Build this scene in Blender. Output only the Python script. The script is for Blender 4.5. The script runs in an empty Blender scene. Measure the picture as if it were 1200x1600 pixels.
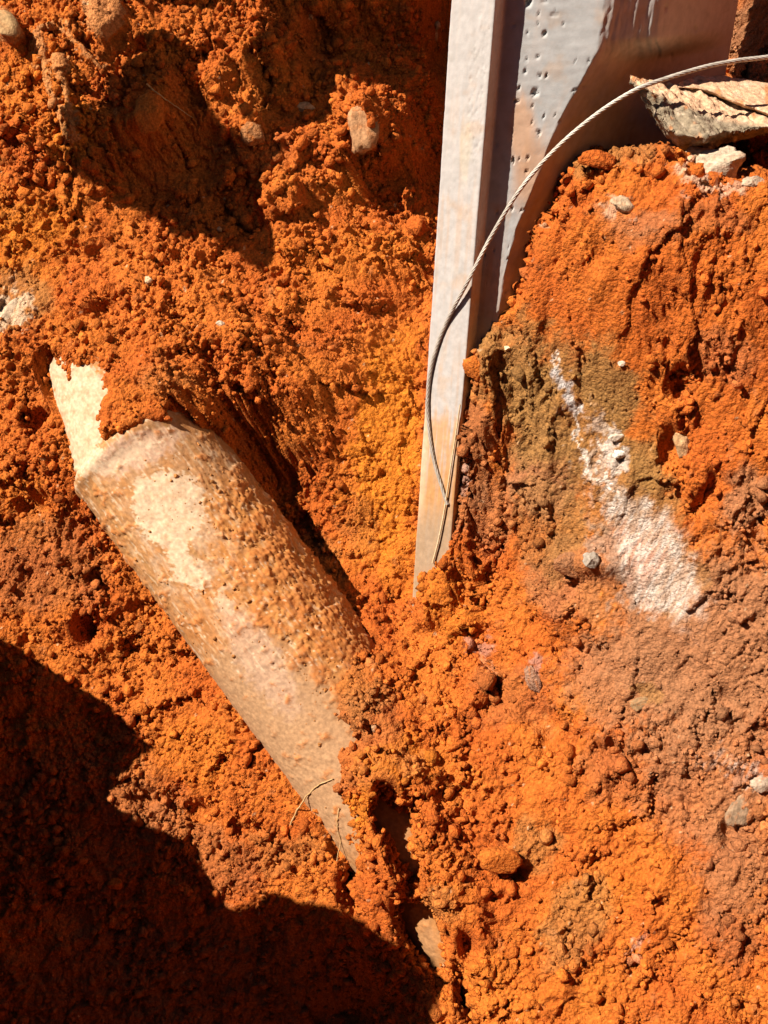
import bpy, math, random
import numpy as np
from mathutils import Vector

# ------------------------------------------------------------------ camera, sky, sun, exposure
scene = bpy.context.scene
COL = scene.collection
PITCH = math.radians(28)
FPX = 1716.0
RIGHT = np.array([1.0, 0, 0])
UP = np.array([0, math.sin(PITCH), math.cos(PITCH)])
TOW = np.array([0, -math.cos(PITCH), math.sin(PITCH)])
CAM = TOW * 1.6
cam_d = bpy.data.cameras.new('camera')
cam = bpy.data.objects.new('camera', cam_d)
COL.objects.link(cam)
cam.location = CAM
cam.rotation_euler = (math.pi / 2 - PITCH, 0, 0)
cam_d.sensor_fit = 'VERTICAL'
cam_d.sensor_height = 24
cam_d.lens = 24 * FPX / 1600
cam_d.clip_start = 0.02
cam_d.clip_end = 200
scene.camera = cam

SUN = -0.63 * RIGHT + 0.51 * UP + 0.58 * TOW        # towards the sun
SUN = SUN / np.linalg.norm(SUN)
world = bpy.data.worlds.new('World')
scene.world = world
world.use_nodes = True
wn = world.node_tree.nodes
sky = wn.new('ShaderNodeTexSky')
sky.sky_type = 'NISHITA'
sky.sun_disc = False
sky.altitude = 1100
sky.air_density = 0.5
sky.dust_density = 0.3
sky.sun_elevation = math.asin(SUN[2])
sky.sun_rotation = math.atan2(SUN[0], SUN[1])
wn['Background'].inputs['Strength'].default_value = 0.05
world.node_tree.links.new(sky.outputs[0], wn['Background'].inputs['Color'])
sun_d = bpy.data.lights.new('sun', 'SUN')
sun_d.energy = 5.0
sun_d.angle = math.radians(0.5)
sun_d.color = (1.0, 0.93, 0.84)
sun = bpy.data.objects.new('sun', sun_d)
COL.objects.link(sun)
sun.rotation_euler = Vector(SUN).to_track_quat('Z', 'Y').to_euler()
sun.location = SUN * 5
scene.view_settings.view_transform = 'Standard'
scene.view_settings.look = 'None'
scene.view_settings.exposure = 0.9
scene.view_settings.gamma = 1.0
scene.view_settings.use_curve_mapping = False
scene.cycles.max_bounces = 6
scene.cycles.diffuse_bounces = 1

# ------------------------------------------------------------------ geometry helpers
TILT = math.radians(55)                              # the pit's end slope
NRM = np.array([0, -math.sin(TILT), math.cos(TILT)])
VAX = np.array([0, math.cos(TILT), math.sin(TILT)])


def ray(px, py):
    px = np.asarray(px, float); py = np.asarray(py, float)
    return (px[..., None] - 600) / FPX * RIGHT + (800 - py[..., None]) / FPX * UP - TOW


def at(px, py, depth):
    return CAM + ray(px, py) * np.asarray(depth, float)[..., None]


def on_h(px, py, h=0.0):
    """point of the slope, h metres above its base plane"""
    d = ray(px, py)
    t = (np.asarray(h) - CAM @ NRM) / (d @ NRM)
    return CAM + d * t[..., None]


def proj(P):
    Q = P - CAM
    d = -(Q @ TOW)
    return 600 + FPX * (Q @ RIGHT) / d, 800 - FPX * (Q @ UP) / d


def sstep(a, b, x):
    t = np.clip((x - a) / (b - a), 0, 1)
    return t * t * (3 - 2 * t)


_TAB = np.random.default_rng(12345).random((512, 512)).astype(np.float32)


def _h(ix, iy, seed):
    return _TAB[(ix.astype(np.int32) + (seed * 37 + seed // 3)) & 511, (iy.astype(np.int32) + seed * 101) & 511]


def perlin(x, y, seed=0):
    ix = np.floor(x); iy = np.floor(y)
    fx = x - ix; fy = y - iy
    u = fx * fx * fx * (fx * (fx * 6 - 15) + 10); v = fy * fy * fy * (fy * (fy * 6 - 15) + 10)

    def g(a, b):
        an = _h(ix + a, iy + b, seed) * 6.2831853
        return np.cos(an) * (fx - a) + np.sin(an) * (fy - b)
    return ((g(0, 0) * (1 - u) + g(1, 0) * u) * (1 - v) + (g(0, 1) * (1 - u) + g(1, 1) * u) * v) * 1.5


def fbm(x, y, seed=0, oct=4, gain=0.5):
    s = 0; a = 1.0; n = 0
    for k in range(oct):
        s = s + a * perlin(x * 2 ** k + 17.3 * k, y * 2 ** k - 9.1 * k, seed + k * 7)
        n += a; a *= gain
    return s / n


def worley(x, y, seed=0):
    """distance to the nearest and second feature and that feature's random value"""
    ix = np.floor(x); iy = np.floor(y)
    best = np.full(x.shape, 9.0); sec = np.full(x.shape, 9.0); rid = np.zeros(x.shape)
    for a in (-1, 0, 1):
        for b in (-1, 0, 1):
            cx = ix + a; cy = iy + b
            d = np.hypot(cx + _h(cx, cy, seed) - x, cy + _h(cx, cy, seed + 1) - y)
            m = d < best
            sec = np.where(m, best, np.minimum(sec, d))
            rid = np.where(m, _h(cx, cy, seed + 2), rid)
            best = np.where(m, d, best)
    return best, sec, rid


def clods(x, y, seed, keep=1.0):
    """rounded lumps, some missing, 0..1"""
    d, s, r = worley(x, y, seed)
    rad = 0.45 + 0.4 * ((r * 7.13) % 1)
    b = np.sqrt(np.clip(1 - (d / rad) ** 2, 0, 1))
    return np.where(r < keep, b * (0.35 + 0.65 * ((r * 3.7) % 1)), 0)


def facets(x, y, seed):
    """broken faces: every cell a plane of its own tilt and height"""
    ix = np.floor(x); iy = np.floor(y)
    best = np.full(x.shape, 9.0); val = np.zeros(x.shape)
    for a in (-1, 0, 1):
        for b in (-1, 0, 1):
            cx = ix + a; cy = iy + b
            dx = x - cx - _h(cx, cy, seed); dy = y - cy - _h(cx, cy, seed + 1)
            d = np.hypot(dx, dy)
            v = dx * (_h(cx, cy, seed + 2) * 2 - 1) + dy * (_h(cx, cy, seed + 3) * 2 - 1) + .7 * (_h(cx, cy, seed + 4) - .5)
            m = d < best
            val = np.where(m, v, val); best = np.where(m, d, best)
    return val


def inside(px, py, poly):
    r = np.zeros(px.shape, bool)
    n = len(poly)
    for i in range(n):
        x0, y0 = poly[i]; x1, y1 = poly[(i + 1) % n]
        if y0 == y1:
            continue
        c = ((y0 > py) != (y1 > py)) & (px < (x1 - x0) * (py - y0) / (y1 - y0) + x0)
        r ^= c
    return r


def blob(px, py, x, y, rx, ry, rot=0.0):
    c = math.cos(math.radians(rot)); s = math.sin(math.radians(rot))
    dx = px - x; dy = py - y
    return np.exp(-(((dx * c + dy * s) / rx) ** 2 + ((-dx * s + dy * c) / ry) ** 2))


def segdist(px, py, a, b):
    ax, ay = a; bx, by = b
    L = (bx - ax) ** 2 + (by - ay) ** 2
    t = np.clip(((px - ax) * (bx - ax) + (py - ay) * (by - ay)) / L, 0, 1)
    return np.hypot(px - ax - t * (bx - ax), py - ay - t * (by - ay)), t


def polydist(px, py, pts):
    r = np.full(px.shape, 1e9)
    for a, b in zip(pts[:-1], pts[1:]):
        r = np.minimum(r, segdist(px, py, a, b)[0])
    return r


def mesh_np(name, V, F, mat, parent=None, colors=None, smooth=True):
    """F: (n,k) int array, all faces with k corners"""
    me = bpy.data.meshes.new(name)
    V = np.ascontiguousarray(V, np.float32); F = np.ascontiguousarray(F, np.int32)
    k = F.shape[1]
    me.vertices.add(len(V)); me.vertices.foreach_set('co', V.ravel())
    me.loops.add(F.size); me.loops.foreach_set('vertex_index', F.ravel())
    me.polygons.add(len(F))
    me.polygons.foreach_set('loop_start', np.arange(0, F.size, k, dtype=np.int32))
    me.polygons.foreach_set('use_smooth', np.full(len(F), smooth))
    if colors is not None:
        ca = me.color_attributes.new('tint', 'FLOAT_COLOR', 'POINT')
        c4 = np.ones((len(V), 4), np.float32); c4[:, :3] = colors
        ca.data.foreach_set('color', c4.ravel())
    me.update(calc_edges=True)
    me.materials.append(mat)
    o = bpy.data.objects.new(name, me)
    COL.objects.link(o)
    if parent is not None:
        o.parent = parent
    return o


def grid_faces(nr, nc, wrap=False):
    r = np.arange(nr - 1)[:, None]; cN = nc if wrap else nc - 1
    c = np.arange(cN)[None, :]; c2 = (c + 1) % nc
    f = np.stack([r * nc + c, r * nc + c2, (r + 1) * nc + c2, (r + 1) * nc + c], -1)
    return f.reshape(-1, 4)


def tag(o, label=None, cat=None, group=None, kind=None):
    if label: o['label'] = label
    if cat: o['category'] = cat
    if group: o['group'] = group
    if kind: o['kind'] = kind
    return o


def empty(name, loc):
    o = bpy.data.objects.new(name, None)
    COL.objects.link(o)
    o.location = loc
    o.empty_display_size = 0.05
    return o


# ------------------------------------------------------------------ materials
def lin(r, g, b):
    f = lambda c: (c / 255 / 12.92) if c <= 10 else ((c / 255 + 0.055) / 1.055) ** 2.4
    return np.array([f(r), f(g), f(b)])


def tint_material(name, rough=0.95, spec=0.15, s1=300, s2=900, bump=0.5, dist=0.0015, vmin=0.7, vmax=1.25, sat=1.0):
    m = bpy.data.materials.new(name); m.use_nodes = True
    nt = m.node_tree; N = nt.nodes; L = nt.links
    bs = N['Principled BSDF']
    bs.inputs['Roughness'].default_value = rough
    bs.inputs['Specular IOR Level'].default_value = spec
    at_ = N.new('ShaderNodeAttribute'); at_.attribute_name = 'tint'
    tc = N.new('ShaderNodeTexCoord')
    n1 = N.new('ShaderNodeTexNoise'); n1.inputs['Scale'].default_value = s1; n1.inputs['Detail'].default_value = 2
    n2 = N.new('ShaderNodeTexNoise'); n2.inputs['Scale'].default_value = s2; n2.inputs['Detail'].default_value = 2
    for n in (n1, n2): L.new(tc.outputs['Object'], n.inputs['Vector'])
    mr = N.new('ShaderNodeMapRange')
    mr.inputs['From Min'].default_value = 0.3; mr.inputs['From Max'].default_value = 0.7
    mr.inputs['To Min'].default_value = vmin; mr.inputs['To Max'].default_value = vmax
    L.new(n1.outputs['Fac'], mr.inputs['Value'])
    hs = N.new('ShaderNodeHueSaturation'); hs.inputs['Saturation'].default_value = sat
    L.new(at_.outputs['Color'], hs.inputs['Color']); L.new(mr.outputs['Result'], hs.inputs['Value'])
    L.new(hs.outputs['Color'], bs.inputs['Base Color'])
    bp = N.new('ShaderNodeBump'); bp.inputs['Strength'].default_value = bump; bp.inputs['Distance'].default_value = dist
    L.new(n2.outputs['Fac'], bp.inputs['Height']); L.new(bp.outputs['Normal'], bs.inputs['Normal'])
    return m


def plain_material(name, c1, c2, scale=60, rough=0.8, bump=0.4, dist=0.002, metallic=0.0, spec=0.3):
    m = bpy.data.materials.new(name); m.use_nodes = True
    nt = m.node_tree; N = nt.nodes; L = nt.links
    bs = N['Principled BSDF']
    bs.inputs['Roughness'].default_value = rough
    bs.inputs['Metallic'].default_value = metallic
    bs.inputs['Specular IOR Level'].default_value = spec
    tc = N.new('ShaderNodeTexCoord')
    n1 = N.new('ShaderNodeTexNoise'); n1.inputs['Scale'].default_value = scale; n1.inputs['Detail'].default_value = 6
    n1.inputs['Roughness'].default_value = 0.65
    L.new(tc.outputs['Object'], n1.inputs['Vector'])
    cr = N.new('ShaderNodeValToRGB')
    cr.color_ramp.elements[0].position = 0.35; cr.color_ramp.elements[0].color = (*c1, 1)
    cr.color_ramp.elements[1].position = 0.68; cr.color_ramp.elements[1].color = (*c2, 1)
    L.new(n1.outputs['Fac'], cr.inputs['Fac']); L.new(cr.outputs['Color'], bs.inputs['Base Color'])
    n2 = N.new('ShaderNodeTexNoise'); n2.inputs['Scale'].default_value = scale * 6; n2.inputs['Detail'].default_value = 4
    L.new(tc.outputs['Object'], n2.inputs['Vector'])
    bp = N.new('ShaderNodeBump'); bp.inputs['Strength'].default_value = bump; bp.inputs['Distance'].default_value = dist
    L.new(n2.outputs['Fac'], bp.inputs['Height']); L.new(bp.outputs['Normal'], bs.inputs['Normal'])
    return m


M_SOIL = tint_material('red_clay_soil', bump=1.0, dist=1.0)


def grains(m, scales, fine):
    """granular relief: rounded grains of several sizes, in metres, into one bump"""
    nt = m.node_tree; N = nt.nodes; L = nt.links
    bp = [n for n in N if n.type == 'BUMP'][0]; tc = [n for n in N if n.type == 'TEX_COORD'][0]
    n2 = bp.inputs['Height'].links[0].from_node
    mul = N.new('ShaderNodeMath'); mul.operation = 'MULTIPLY'; mul.inputs[1].default_value = fine
    L.new(n2.outputs['Fac'], mul.inputs[0]); prev = mul.outputs[0]
    for sc, dist in scales:
        v = N.new('ShaderNodeTexVoronoi'); v.inputs['Scale'].default_value = sc
        L.new(tc.outputs['Object'], v.inputs['Vector'])
        ma = N.new('ShaderNodeMath'); ma.operation = 'MULTIPLY_ADD'; ma.inputs[1].default_value = -dist
        L.new(v.outputs['Distance'], ma.inputs[0]); L.new(prev, ma.inputs[2]); prev = ma.outputs[0]
    L.new(prev, bp.inputs['Height'])


grains(M_SOIL, [(230, .0018), (520, .0009)], .0014)
M_PIPE = tint_material('muddy_pipe', rough=0.85, spec=0.25, s1=180, s2=700, bump=0.45, dist=0.001, vmin=0.8, vmax=1.15)
M_CONC = tint_material('cast_concrete', rough=0.9, spec=0.08, s1=90, s2=900, bump=0.25, dist=0.0006, vmin=0.9, vmax=1.07)
M_RUBBLE = tint_material('broken_concrete', rough=0.92, spec=0.2, s1=220, s2=600, bump=0.6, dist=0.002, vmin=0.65, vmax=1.25)
M_STEEL = plain_material('galvanised_wire', (0.40, 0.34, 0.27), (0.62, 0.55, 0.46), 120, 0.55, 0.2, 0.0004, 0.2, 0.5)
M_PALE = plain_material('pale_edge', (0.55, 0.38, 0.2), (0.72, 0.55, 0.34), 200, 0.85)
M_ROOT = plain_material('dry_root', (0.42, 0.22, 0.07), (0.62, 0.42, 0.2), 200, 0.85)

# albedo of the soils (linear)
ORANGE = np.array([0.53, 0.138, 0.019])
REDOR = np.array([0.46, 0.100, 0.014])
YELLOW = np.array([0.57, 0.168, 0.015])
BROWN = np.array([0.30, 0.105, 0.036])
MAUVE = np.array([0.34, 0.145, 0.062])
OLIVE = np.array([0.30, 0.145, 0.042])
TAN = np.array([0.40, 0.195, 0.078])
CHALK = np.array([0.64, 0.46, 0.29])
LIME = np.array([0.58, 0.47, 0.38])

# ------------------------------------------------------------------ the pipe's two sections (as cylinders)
RAD = 0.109
A0 = on_h(353, 884, -0.012); A1 = on_h(649, 1286, -0.016)
AX = (A1 - A0) / np.linalg.norm(A1 - A0)
SOCK = -.228                                         # where the socket ends
RAD2 = 0.101
B0 = on_h(226, 716, -0.004); B1 = on_h(166, 520, -0.05)
AX2 = (B1 - B0) / np.linalg.norm(B1 - B0)


def ray_cyl(px, py, base, ax, rad):
    d = ray(px, py)
    w = CAM - base
    dp = d - (d @ ax)[..., None] * ax
    wp = w - (w @ ax) * ax
    a = (dp * dp).sum(-1); b = 2 * (dp @ wp); c = wp @ wp - rad * rad
    disc = b * b - 4 * a * c
    t = (-b - np.sqrt(np.maximum(disc, 0))) / (2 * a)
    P = CAM + d * t[..., None]
    h = P @ NRM
    return np.where(disc > 0, h, -9.0), (P - base) @ ax


# ------------------------------------------------------------------ line of the post
PB = on_h(np.array(641.0), np.array(966.0), np.array(.012))


def vert_plane(px, py, Y):
    d = ray(px, py)
    t = (Y - CAM[1]) / d[..., 1]
    return CAM + d * t[..., None]


PT = vert_plane(np.array(704.0), np.array(0.0), PB[1])
AXP = (PT - PB); LEN = np.linalg.norm(AXP); AXP /= LEN


# ------------------------------------------------------------------ large form of the excavation, authored over the slope
GX = np.arange(-700, 1904, 3.0); GY = np.arange(-700, 2304, 3.0)
PX, PY = np.meshgrid(GX, GY)


def rbf(ctrl, px, py):
    c = np.array(ctrl, float)
    xy = c[:, :2] / 100; v = c[:, 2]
    k = lambda r: r
    n = len(c)
    A = np.zeros((n + 3, n + 3))
    A[:n, :n] = k(np.hypot(xy[:, None, 0] - xy[None, :, 0], xy[:, None, 1] - xy[None, :, 1]))
    A[:n, n] = 1; A[:n, n + 1:] = xy; A[n, :n] = 1; A[n + 1:, :n] = xy.T
    A[:n, :n] -= np.eye(n) * 0.05
    w = np.linalg.solve(A, np.concatenate([v, [0, 0, 0]]))
    out = np.full(px.shape, w[n]) + w[n + 1] * px / 100 + w[n + 2] * py / 100
    for i in range(n):
        out += w[i] * k(np.hypot(px / 100 - xy[i, 0], py / 100 - xy[i, 1]))
    return out


BACK = [  # far wall, trench and pipe bedding, left of the post
    (0, 1000, -.03), (100, 900, -.03), (200, 1050, -.05), (300, 1300, -.06), (0, 1300, -.09), (0, 1600, -.12),
    (300, 1600, -.14), (550, 1580, -.15), (450, 1400, -.05), (420, 1330, -.035), (150, 1180, -.06), (0, 820, -.02),
    (0, 700, 0), (0, 500, .03), (100, 430, .03), (200, 560, .07), (290, 590, .075), (250, 640, .09), (325, 640, .06), (340, 580, .05), (60, 620, .025), (85, 730, .03), (40, 540, .04), (110, 800, .0),
    (350, 520, .07), (270, 480, .06), (430, 620, .05), (405, 690, -.02), (365, 645, .03), (450, 755, -.075), (500, 825, -.075), (545, 900, -.05), (560, 780, -.01), (470, 690, .01), (530, 760, -.03), (560, 650, -.0), (620, 800, -.02), 
    (560, 930, -.03), (630, 930, -.035), (600, 880, -.04), (625, 985, .0), (650, 480, -.06), (660, 350, -.08), (560, 400, -.05), (480, 430, -.02), (440, 520, .055), (480, 600, .045), (400, 580, .055),
    (300, 440, .04), (200, 380, .0), (330, 400, -.01), (60, 330, .03),
    (60, 100, .12), (150, 190, .12), (120, 260, .06), (0, 250, .06), (100, 0, .12), (195, 60, .12), (0, 100, .09), (-120, 100, .05), (230, 180, .06), (200, 280, -.10),
    (280, 300, -.16), (350, 330, -.17), (300, 220, -.13), (390, 350, -.17), (420, 250, -.11), (400, 190, -.03), (370, 90, -.02), (250, 100, .04),
    (430, 70, .0), (560, 160, .04), (580, 200, .04), (520, 250, -.02), (460, 300, -.03), (610, 280, -.19), (640, 300, -.18), (650, 180, -.10), (640, 140, -.06),
    (500, 60, -.16), (600, 50, -.18), (680, 80, -.20), (480, 150, -.15), (450, 180, -.13), (420, 390, -.12), (440, 400, -.03), (300, 0, .05), (520, 110, -.06),
    (350, -80, .12), (500, -80, .14), (600, -90, .14), (700, -60, .0), (450, -250, .20), (700, -250, .15), (0, -200, .10), (150, -120, .11), (-200, -200, .06), (900, -200, .0),
    (800, 100, -.1), (800, 400, -.05), (1000, 100, -.05), (1000, 400, .1), (1200, 100, .05),
    (640, 1050, .09), (590, 1000, .06), (560, 1080, .125), (640, 1150, .14), (640, 1286, .148), (560, 1250, .10), (590, 1400, .10), (600, 1500, .06),
    (700, 1400, .15), (720, 1560, .125), (650, 1580, .04), (660, 1550, .05), (-400, 800, .0), (-400, 1400, -.05), (-400, 300, .03), (300, 2000, -.1), (-300, 2000, -.1), (700, 960, .05),
]
BANK = [  # the bank on the right, standing in front of the post
    (645, 975, .03), (680, 900, .07), (700, 1000, .08), (700, 1200, .145), (800, 1400, .17), (760, 1560, .17), (1000, 1500, .22), (1200, 1600, .25),
    (900, 1200, .20), (850, 1000, .18), (1000, 1000, .25), (1200, 1200, .29), (1200, 1000, .33), (800, 800, .20), (740, 720, .18),
    (722, 620, .235), (740, 560, .275), (790, 500, .32), (850, 600, .30), (1000, 600, .37), (1200, 600, .42), (1000, 400, .46), (820, 400, .37), (870, 330, .41),
    (920, 260, .45), (1030, 250, .47), (1200, 300, .50), (1100, 300, .49), (1400, 600, .48), (1500, 1200, .4), (1500, 1700, .35), (900, 1900, .2), (1500, 200, .5), (640, 1290, .148), (600, 1050, .06), (700, 1700, .15)]
hb = rbf(BACK, PX, PY)
hk = rbf(BANK, PX, PY)
wob = fbm(PX / 40, PY / 40, 5, 4) * 14
wob2 = fbm(PX / 40, PY / 40, 55, 4) * 14
QX = PX + wob; QY = PY + wob2
CREST = [(640, 975), (652, 930), (674, 885), (690, 830), (702, 760), (712, 690), (720, 620), (716, 580), (735, 545), (770, 505), (800, 465), (808, 425), (822, 372),
         (852, 340), (872, 300), (898, 250), (935, 232), (985, 238), (1030, 224), (1062, 238), (1100, 262), (1200, 268), (1904, 260)]
BANKPOLY = CREST + [(1904, 2304), (690, 2304), (690, 1500), (660, 1200), (640, 1040)]
# blend of bank and trench: sharp at the crest, gentle below the post
hard = inside(PX + wob * .35, PY + wob2 * .35, BANKPOLY)
ramp = sstep(600, 720, PX + wob * 2)
wk = np.where(PY < 965, hard.astype(float), np.maximum(hard * 0, ramp))
wk = wk * 1.0
for _ in range(2):
    wk[1:-1, 1:-1] = (wk[1:-1, 1:-1] * 2 + wk[:-2, 1:-1] + wk[2:, 1:-1] + wk[1:-1, :-2] + wk[1:-1, 2:]) / 6
H = hb * (1 - wk) + hk * wk
# the bank laps the post's right edge
hpost = vert_plane(PX, np.minimum(PY, 1000.0), PB[1] - .035) @ NRM
H = np.where(hard & (PY < 985) & (PX < 1000), np.maximum(H, hpost + .014 + .01 * sstep(0, 40, polydist(PX, PY, CREST[:16]))), H)
# block of soil right of the post, and the hollow under the slab
m = inside(PX + wob * .5, PY + wob2 * .5, [(1158, -700), (1904, -700), (1904, 170), (1150, 170)])
H = np.where(m, 0.30, H)
m = inside(PX + wob * .3, PY + wob2 * .3, [(1135, 180), (1400, 180), (1400, 262), (1180, 266), (1150, 250)])
H = np.where(m, 0.33, H)


def lump(x, y, rx, ry, rot, amp, sharp=False):
    global H
    b = blob(QX, QY, x, y, rx, ry, rot)
    if sharp: b = sstep(0.25, 0.6, b)
    H = H + amp * b


# lumps that catch the sun in the dark hollows of the far wall
for a in [(235, 165, 30, 45, 20, .07), (262, 85, 28, 40, 10, .07), (380, 85, 60, 30, -15, .07), (378, 190, 25, 35, 25, .075), (345, 120, 30, 22, 0, .05), (445, 60, 18, 14, -20, .06),
          (575, 150, 45, 35, 20, .05), (485, 215, 25, 45, 30, .05), (440, 290, 30, 35, 30, .05), (410, 250, 15, 10, 0, .03),
          (210, 190, 22, 30, 0, .05), (225, 300, 40, 20, 20, -.03), (60, 210, 26, 36, 0, .04), (25, 135, 14, 30, 0, -.04),
          (45, 95, 10, 22, -20, -.04), (75, 255, 22, 14, 0, -.035), (150, 60, 30, 26, 0, .02), (100, 150, 40, 40, 0, .015), (290, 400, 30, 14, 15, .02), (360, 400, 30, 20, 10, .03)]:
    lump(*a)
for a in [(470, 370, 10, 60, -36, -.05, True), (1043, 702, 8, 28, 8, -.05, True), (1100, 775, 9, 36, 30, -.035, True), (785, 518, 9, 14, 0, -.05, True), (155, 500, 14, 40, 40, -.03, True),
          (275, 490, 7, 30, 0, -.04, True), (420, 505, 50, 8, 12, -.04, True), (880, 905, 22, 6, 20, -.03, True), (970, 1175, 50, 7, 8, -.03, True),
          (540, 1150, 13, 20, -25, -.07, True), (525, 1045, 25, 8, -35, -.05, True), (770, 1090, 12, 16, 0, -.04, True), (1137, 1305, 8, 20, 0, -.05, True),
          (800, 1365, 22, 7, -10, -.03, True), (760, 1345, 8, 12, 0, -.03, True), (1060, 600, 16, 20, 20, -.05, True), (930, 400, 10, 20, 0, -.02, True),
          (1130, 1090, 10, 18, 0, -.03, True), (60, 660, 26, 14, -30, -.04, True), (60, 790, 26, 14, -20, -.02, True), (140, 980, 18, 24, 0, -.05, True),
          (310, 1265, 22, 9, -10, -.04, True), (230, 1250, 24, 9, 0, -.03, True), (390, 1290, 24, 9, 20, -.03, True), (690, 735, 0.1, 0.1, 0, 0), (950, 880, 30, 20, 0, .015), (740, 640, 5, 30, 20, -.03, True)]:
    lump(*a)
# long clods over the pipe and on the bank
for a in [(250, 575, 70, 40, 20, .02), (380, 560, 35, 50, -20, .012), (785, 1335, 30, 24, 0, .02), (950, 650, 40, 90, -28, -.012),
          (1010, 850, 60, 130, -28, -.006), (890, 1010, 60, 20, 35, -.02), (850, 1130, 50, 22, 40, -.02), (760, 1035, 14, 50, -25, -.02), (905, 880, 30, 22, 0, .02), (600, 1180, 30, 50, 0, .015)]:
    lump(*a)

far = sstep(700, 640, PX) * sstep(470, 400, PY)
HB = H.copy()
for _ in range(14):
    HB[1:-1, 1:-1] = (HB[1:-1, 1:-1] * 2 + HB[:-2, 1:-1] + HB[2:, 1:-1] + HB[1:-1, :-2] + HB[1:-1, 2:]) / 6
H = H + (HB - H) * far
H = H * (1 - far * (.45 + .30 * sstep(520, 440, PX)))        # the far wall is shallow; the added blocker above it throws the deep shade
for _ in range(4):
    H[1:-1, 1:-1] = (H[1:-1, 1:-1] * 2 + H[:-2, 1:-1] + H[2:, 1:-1] + H[1:-1, :-2] + H[1:-1, 2:]) / 6
# hp: the pipe's surface; soil stays below it where the pipe is bare
hp1, s1 = ray_cyl(PX, PY, A0, AX, RAD)
hp2, s2 = ray_cyl(PX, PY, B0, AX2, RAD2)
BARE1 = [(120, 735), (150, 700), (205, 672), (265, 655), (330, 698), (400, 752), (480, 842), (560, 955), (600, 1012), (570, 1030), (520, 1006), (478, 1030), (455, 1075),
         (492, 1135), (520, 1185), (538, 1205), (545, 1270), (556, 1340), (572, 1420), (585, 1450), (612, 1480), (640, 1570), (640, 1700), (300, 1700), (300, 1300), (250, 1060), (228, 962), (186, 885), (146, 795)]
BARE1B = [(608, 1396), (640, 1402), (668, 1432), (693, 1490), (692, 1525), (672, 1510), (640, 1500), (620, 1440)]
BARE1C = [(726, 1490), (742, 1505), (752, 1640), (700, 1640), (716, 1560)]
BARE2 = [(48, 575), (60, 548), (88, 548), (110, 575), (160, 600), (158, 640), (150, 665), (156, 705), (200, 690), (262, 668), (262, 740), (140, 760), (90, 690)]
HOLES = [[(588, 1232), (615, 1230), (620, 1258), (662, 1246), (660, 1256), (638, 1275), (640, 1300), (653, 1345), (645, 1362), (632, 1350), (612, 1312), (594, 1275)],
         [(642, 1408), (665, 1415), (684, 1432), (692, 1470), (690, 1510), (680, 1508), (668, 1462), (652, 1430)],
         [(706, 1505), (724, 1512), (738, 1560), (752, 1605), (722, 1605), (712, 1560)],
         [(530, 1372), (545, 1358), (562, 1415), (564, 1442), (550, 1430), (540, 1400)],
         [(716, 1460), (728, 1455), (740, 1490), (734, 1500)]]
jx = PX + wob * .45; jy = PY + wob2 * .45
m = inside(jx, jy, [(40, 700), (128, 742), (150, 790), (190, 880), (232, 955), (290, 1050), (200, 1050), (80, 850)])
H = np.where(m & (hp1 > -5), np.maximum(H, hp1 + .012), H)
m = (inside(jx, jy, BARE1) | inside(jx, jy, BARE1B) | inside(jx, jy, BARE1C)) & (s1 > SOCK + .005)
H = np.where(m & (hp1 > -5), np.minimum(H, hp1 - 0.016), H)
m = inside(jx, jy, [(168, 585), (160, 640), (154, 668), (160, 708), (200, 688), (258, 664), (320, 640), (320, 540), (150, 500), (60, 520), (62, 545), (100, 552)]) & (s2 < .2)
H = np.where(m & (hp2 > -5), np.maximum(H, hp2 + .012), H)
m2 = inside(jx, jy, BARE2) & (s2 < 0.17)
H = np.where(m2 & (hp2 > -5), np.minimum(H, hp2 - 0.014), H)
# crust of clay left clinging to the pipe, with holes broken through it
CRUST = [[(532, 1196), (600, 1180), (720, 1200), (760, 1400), (780, 1640), (688, 1640), (684, 1560), (690, 1515), (700, 1480), (690, 1440), (672, 1412), (640, 1396), (612, 1396), (614, 1440), (608, 1492), (600, 1488), (594, 1452), (578, 1436), (566, 1380), (552, 1300), (540, 1250)]]
cx_ = PX + wob * .8; cy_ = PY + wob2 * .8
for p in CRUST:
    m = inside(cx_, cy_, p)
    dl = polydist(PX, PY, [(532, 1196), (545, 1270), (560, 1350), (580, 1436), (600, 1490)])
    H = np.where(m & (hp1 > -5), np.maximum(H, hp1 + .018 + .07 * sstep(8, 45, dl)), H)
for k, hp_ in enumerate(HOLES):
    m = inside(cx_, cy_, hp_)
    H = np.where(m, np.minimum(H, -.03), H)

# faces sliced by the spade, top left: (corners, raise, tilt)
SLICES = [([(48, 40), (66, 60), (110, 225), (98, 228), (70, 150)], .03), ([(82, 85), (100, 80), (122, 220), (112, 222)], .035),
          ([(80, 40), (100, 45), (168, 100), (160, 112), (110, 62)], .04), ([(130, -10), (195, -10), (190, 40), (165, 66), (140, 45)], .04),
          ([(-10, 10), (8, 12), (38, 55), (20, 68), (-10, 50)], .05)]
smooth_mask = np.zeros(PX.shape)
for poly, up in SLICES:
    m = inside(PX + wob * .25, PY + wob2 * .25, poly)
    H = H + np.where(m, .7 * up - 0.0002 * (PX - poly[0][0]), 0)
    smooth_mask = np.maximum(smooth_mask, m.astype(float))
for a in [(1015, 865, 62, 120, -31), (955, 770, 40, 80, -34), (850, 1140, 40, 14, 40), (870, 590, 8, 30, -28), (765, 1040, 9, 34, -28)]:
    smooth_mask = np.maximum(smooth_mask, sstep(.2, .6, blob(QX, QY, *a)))

# beyond the frame: level ground behind the wall, level pit floor towards the viewer
GRID_H = H


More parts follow.
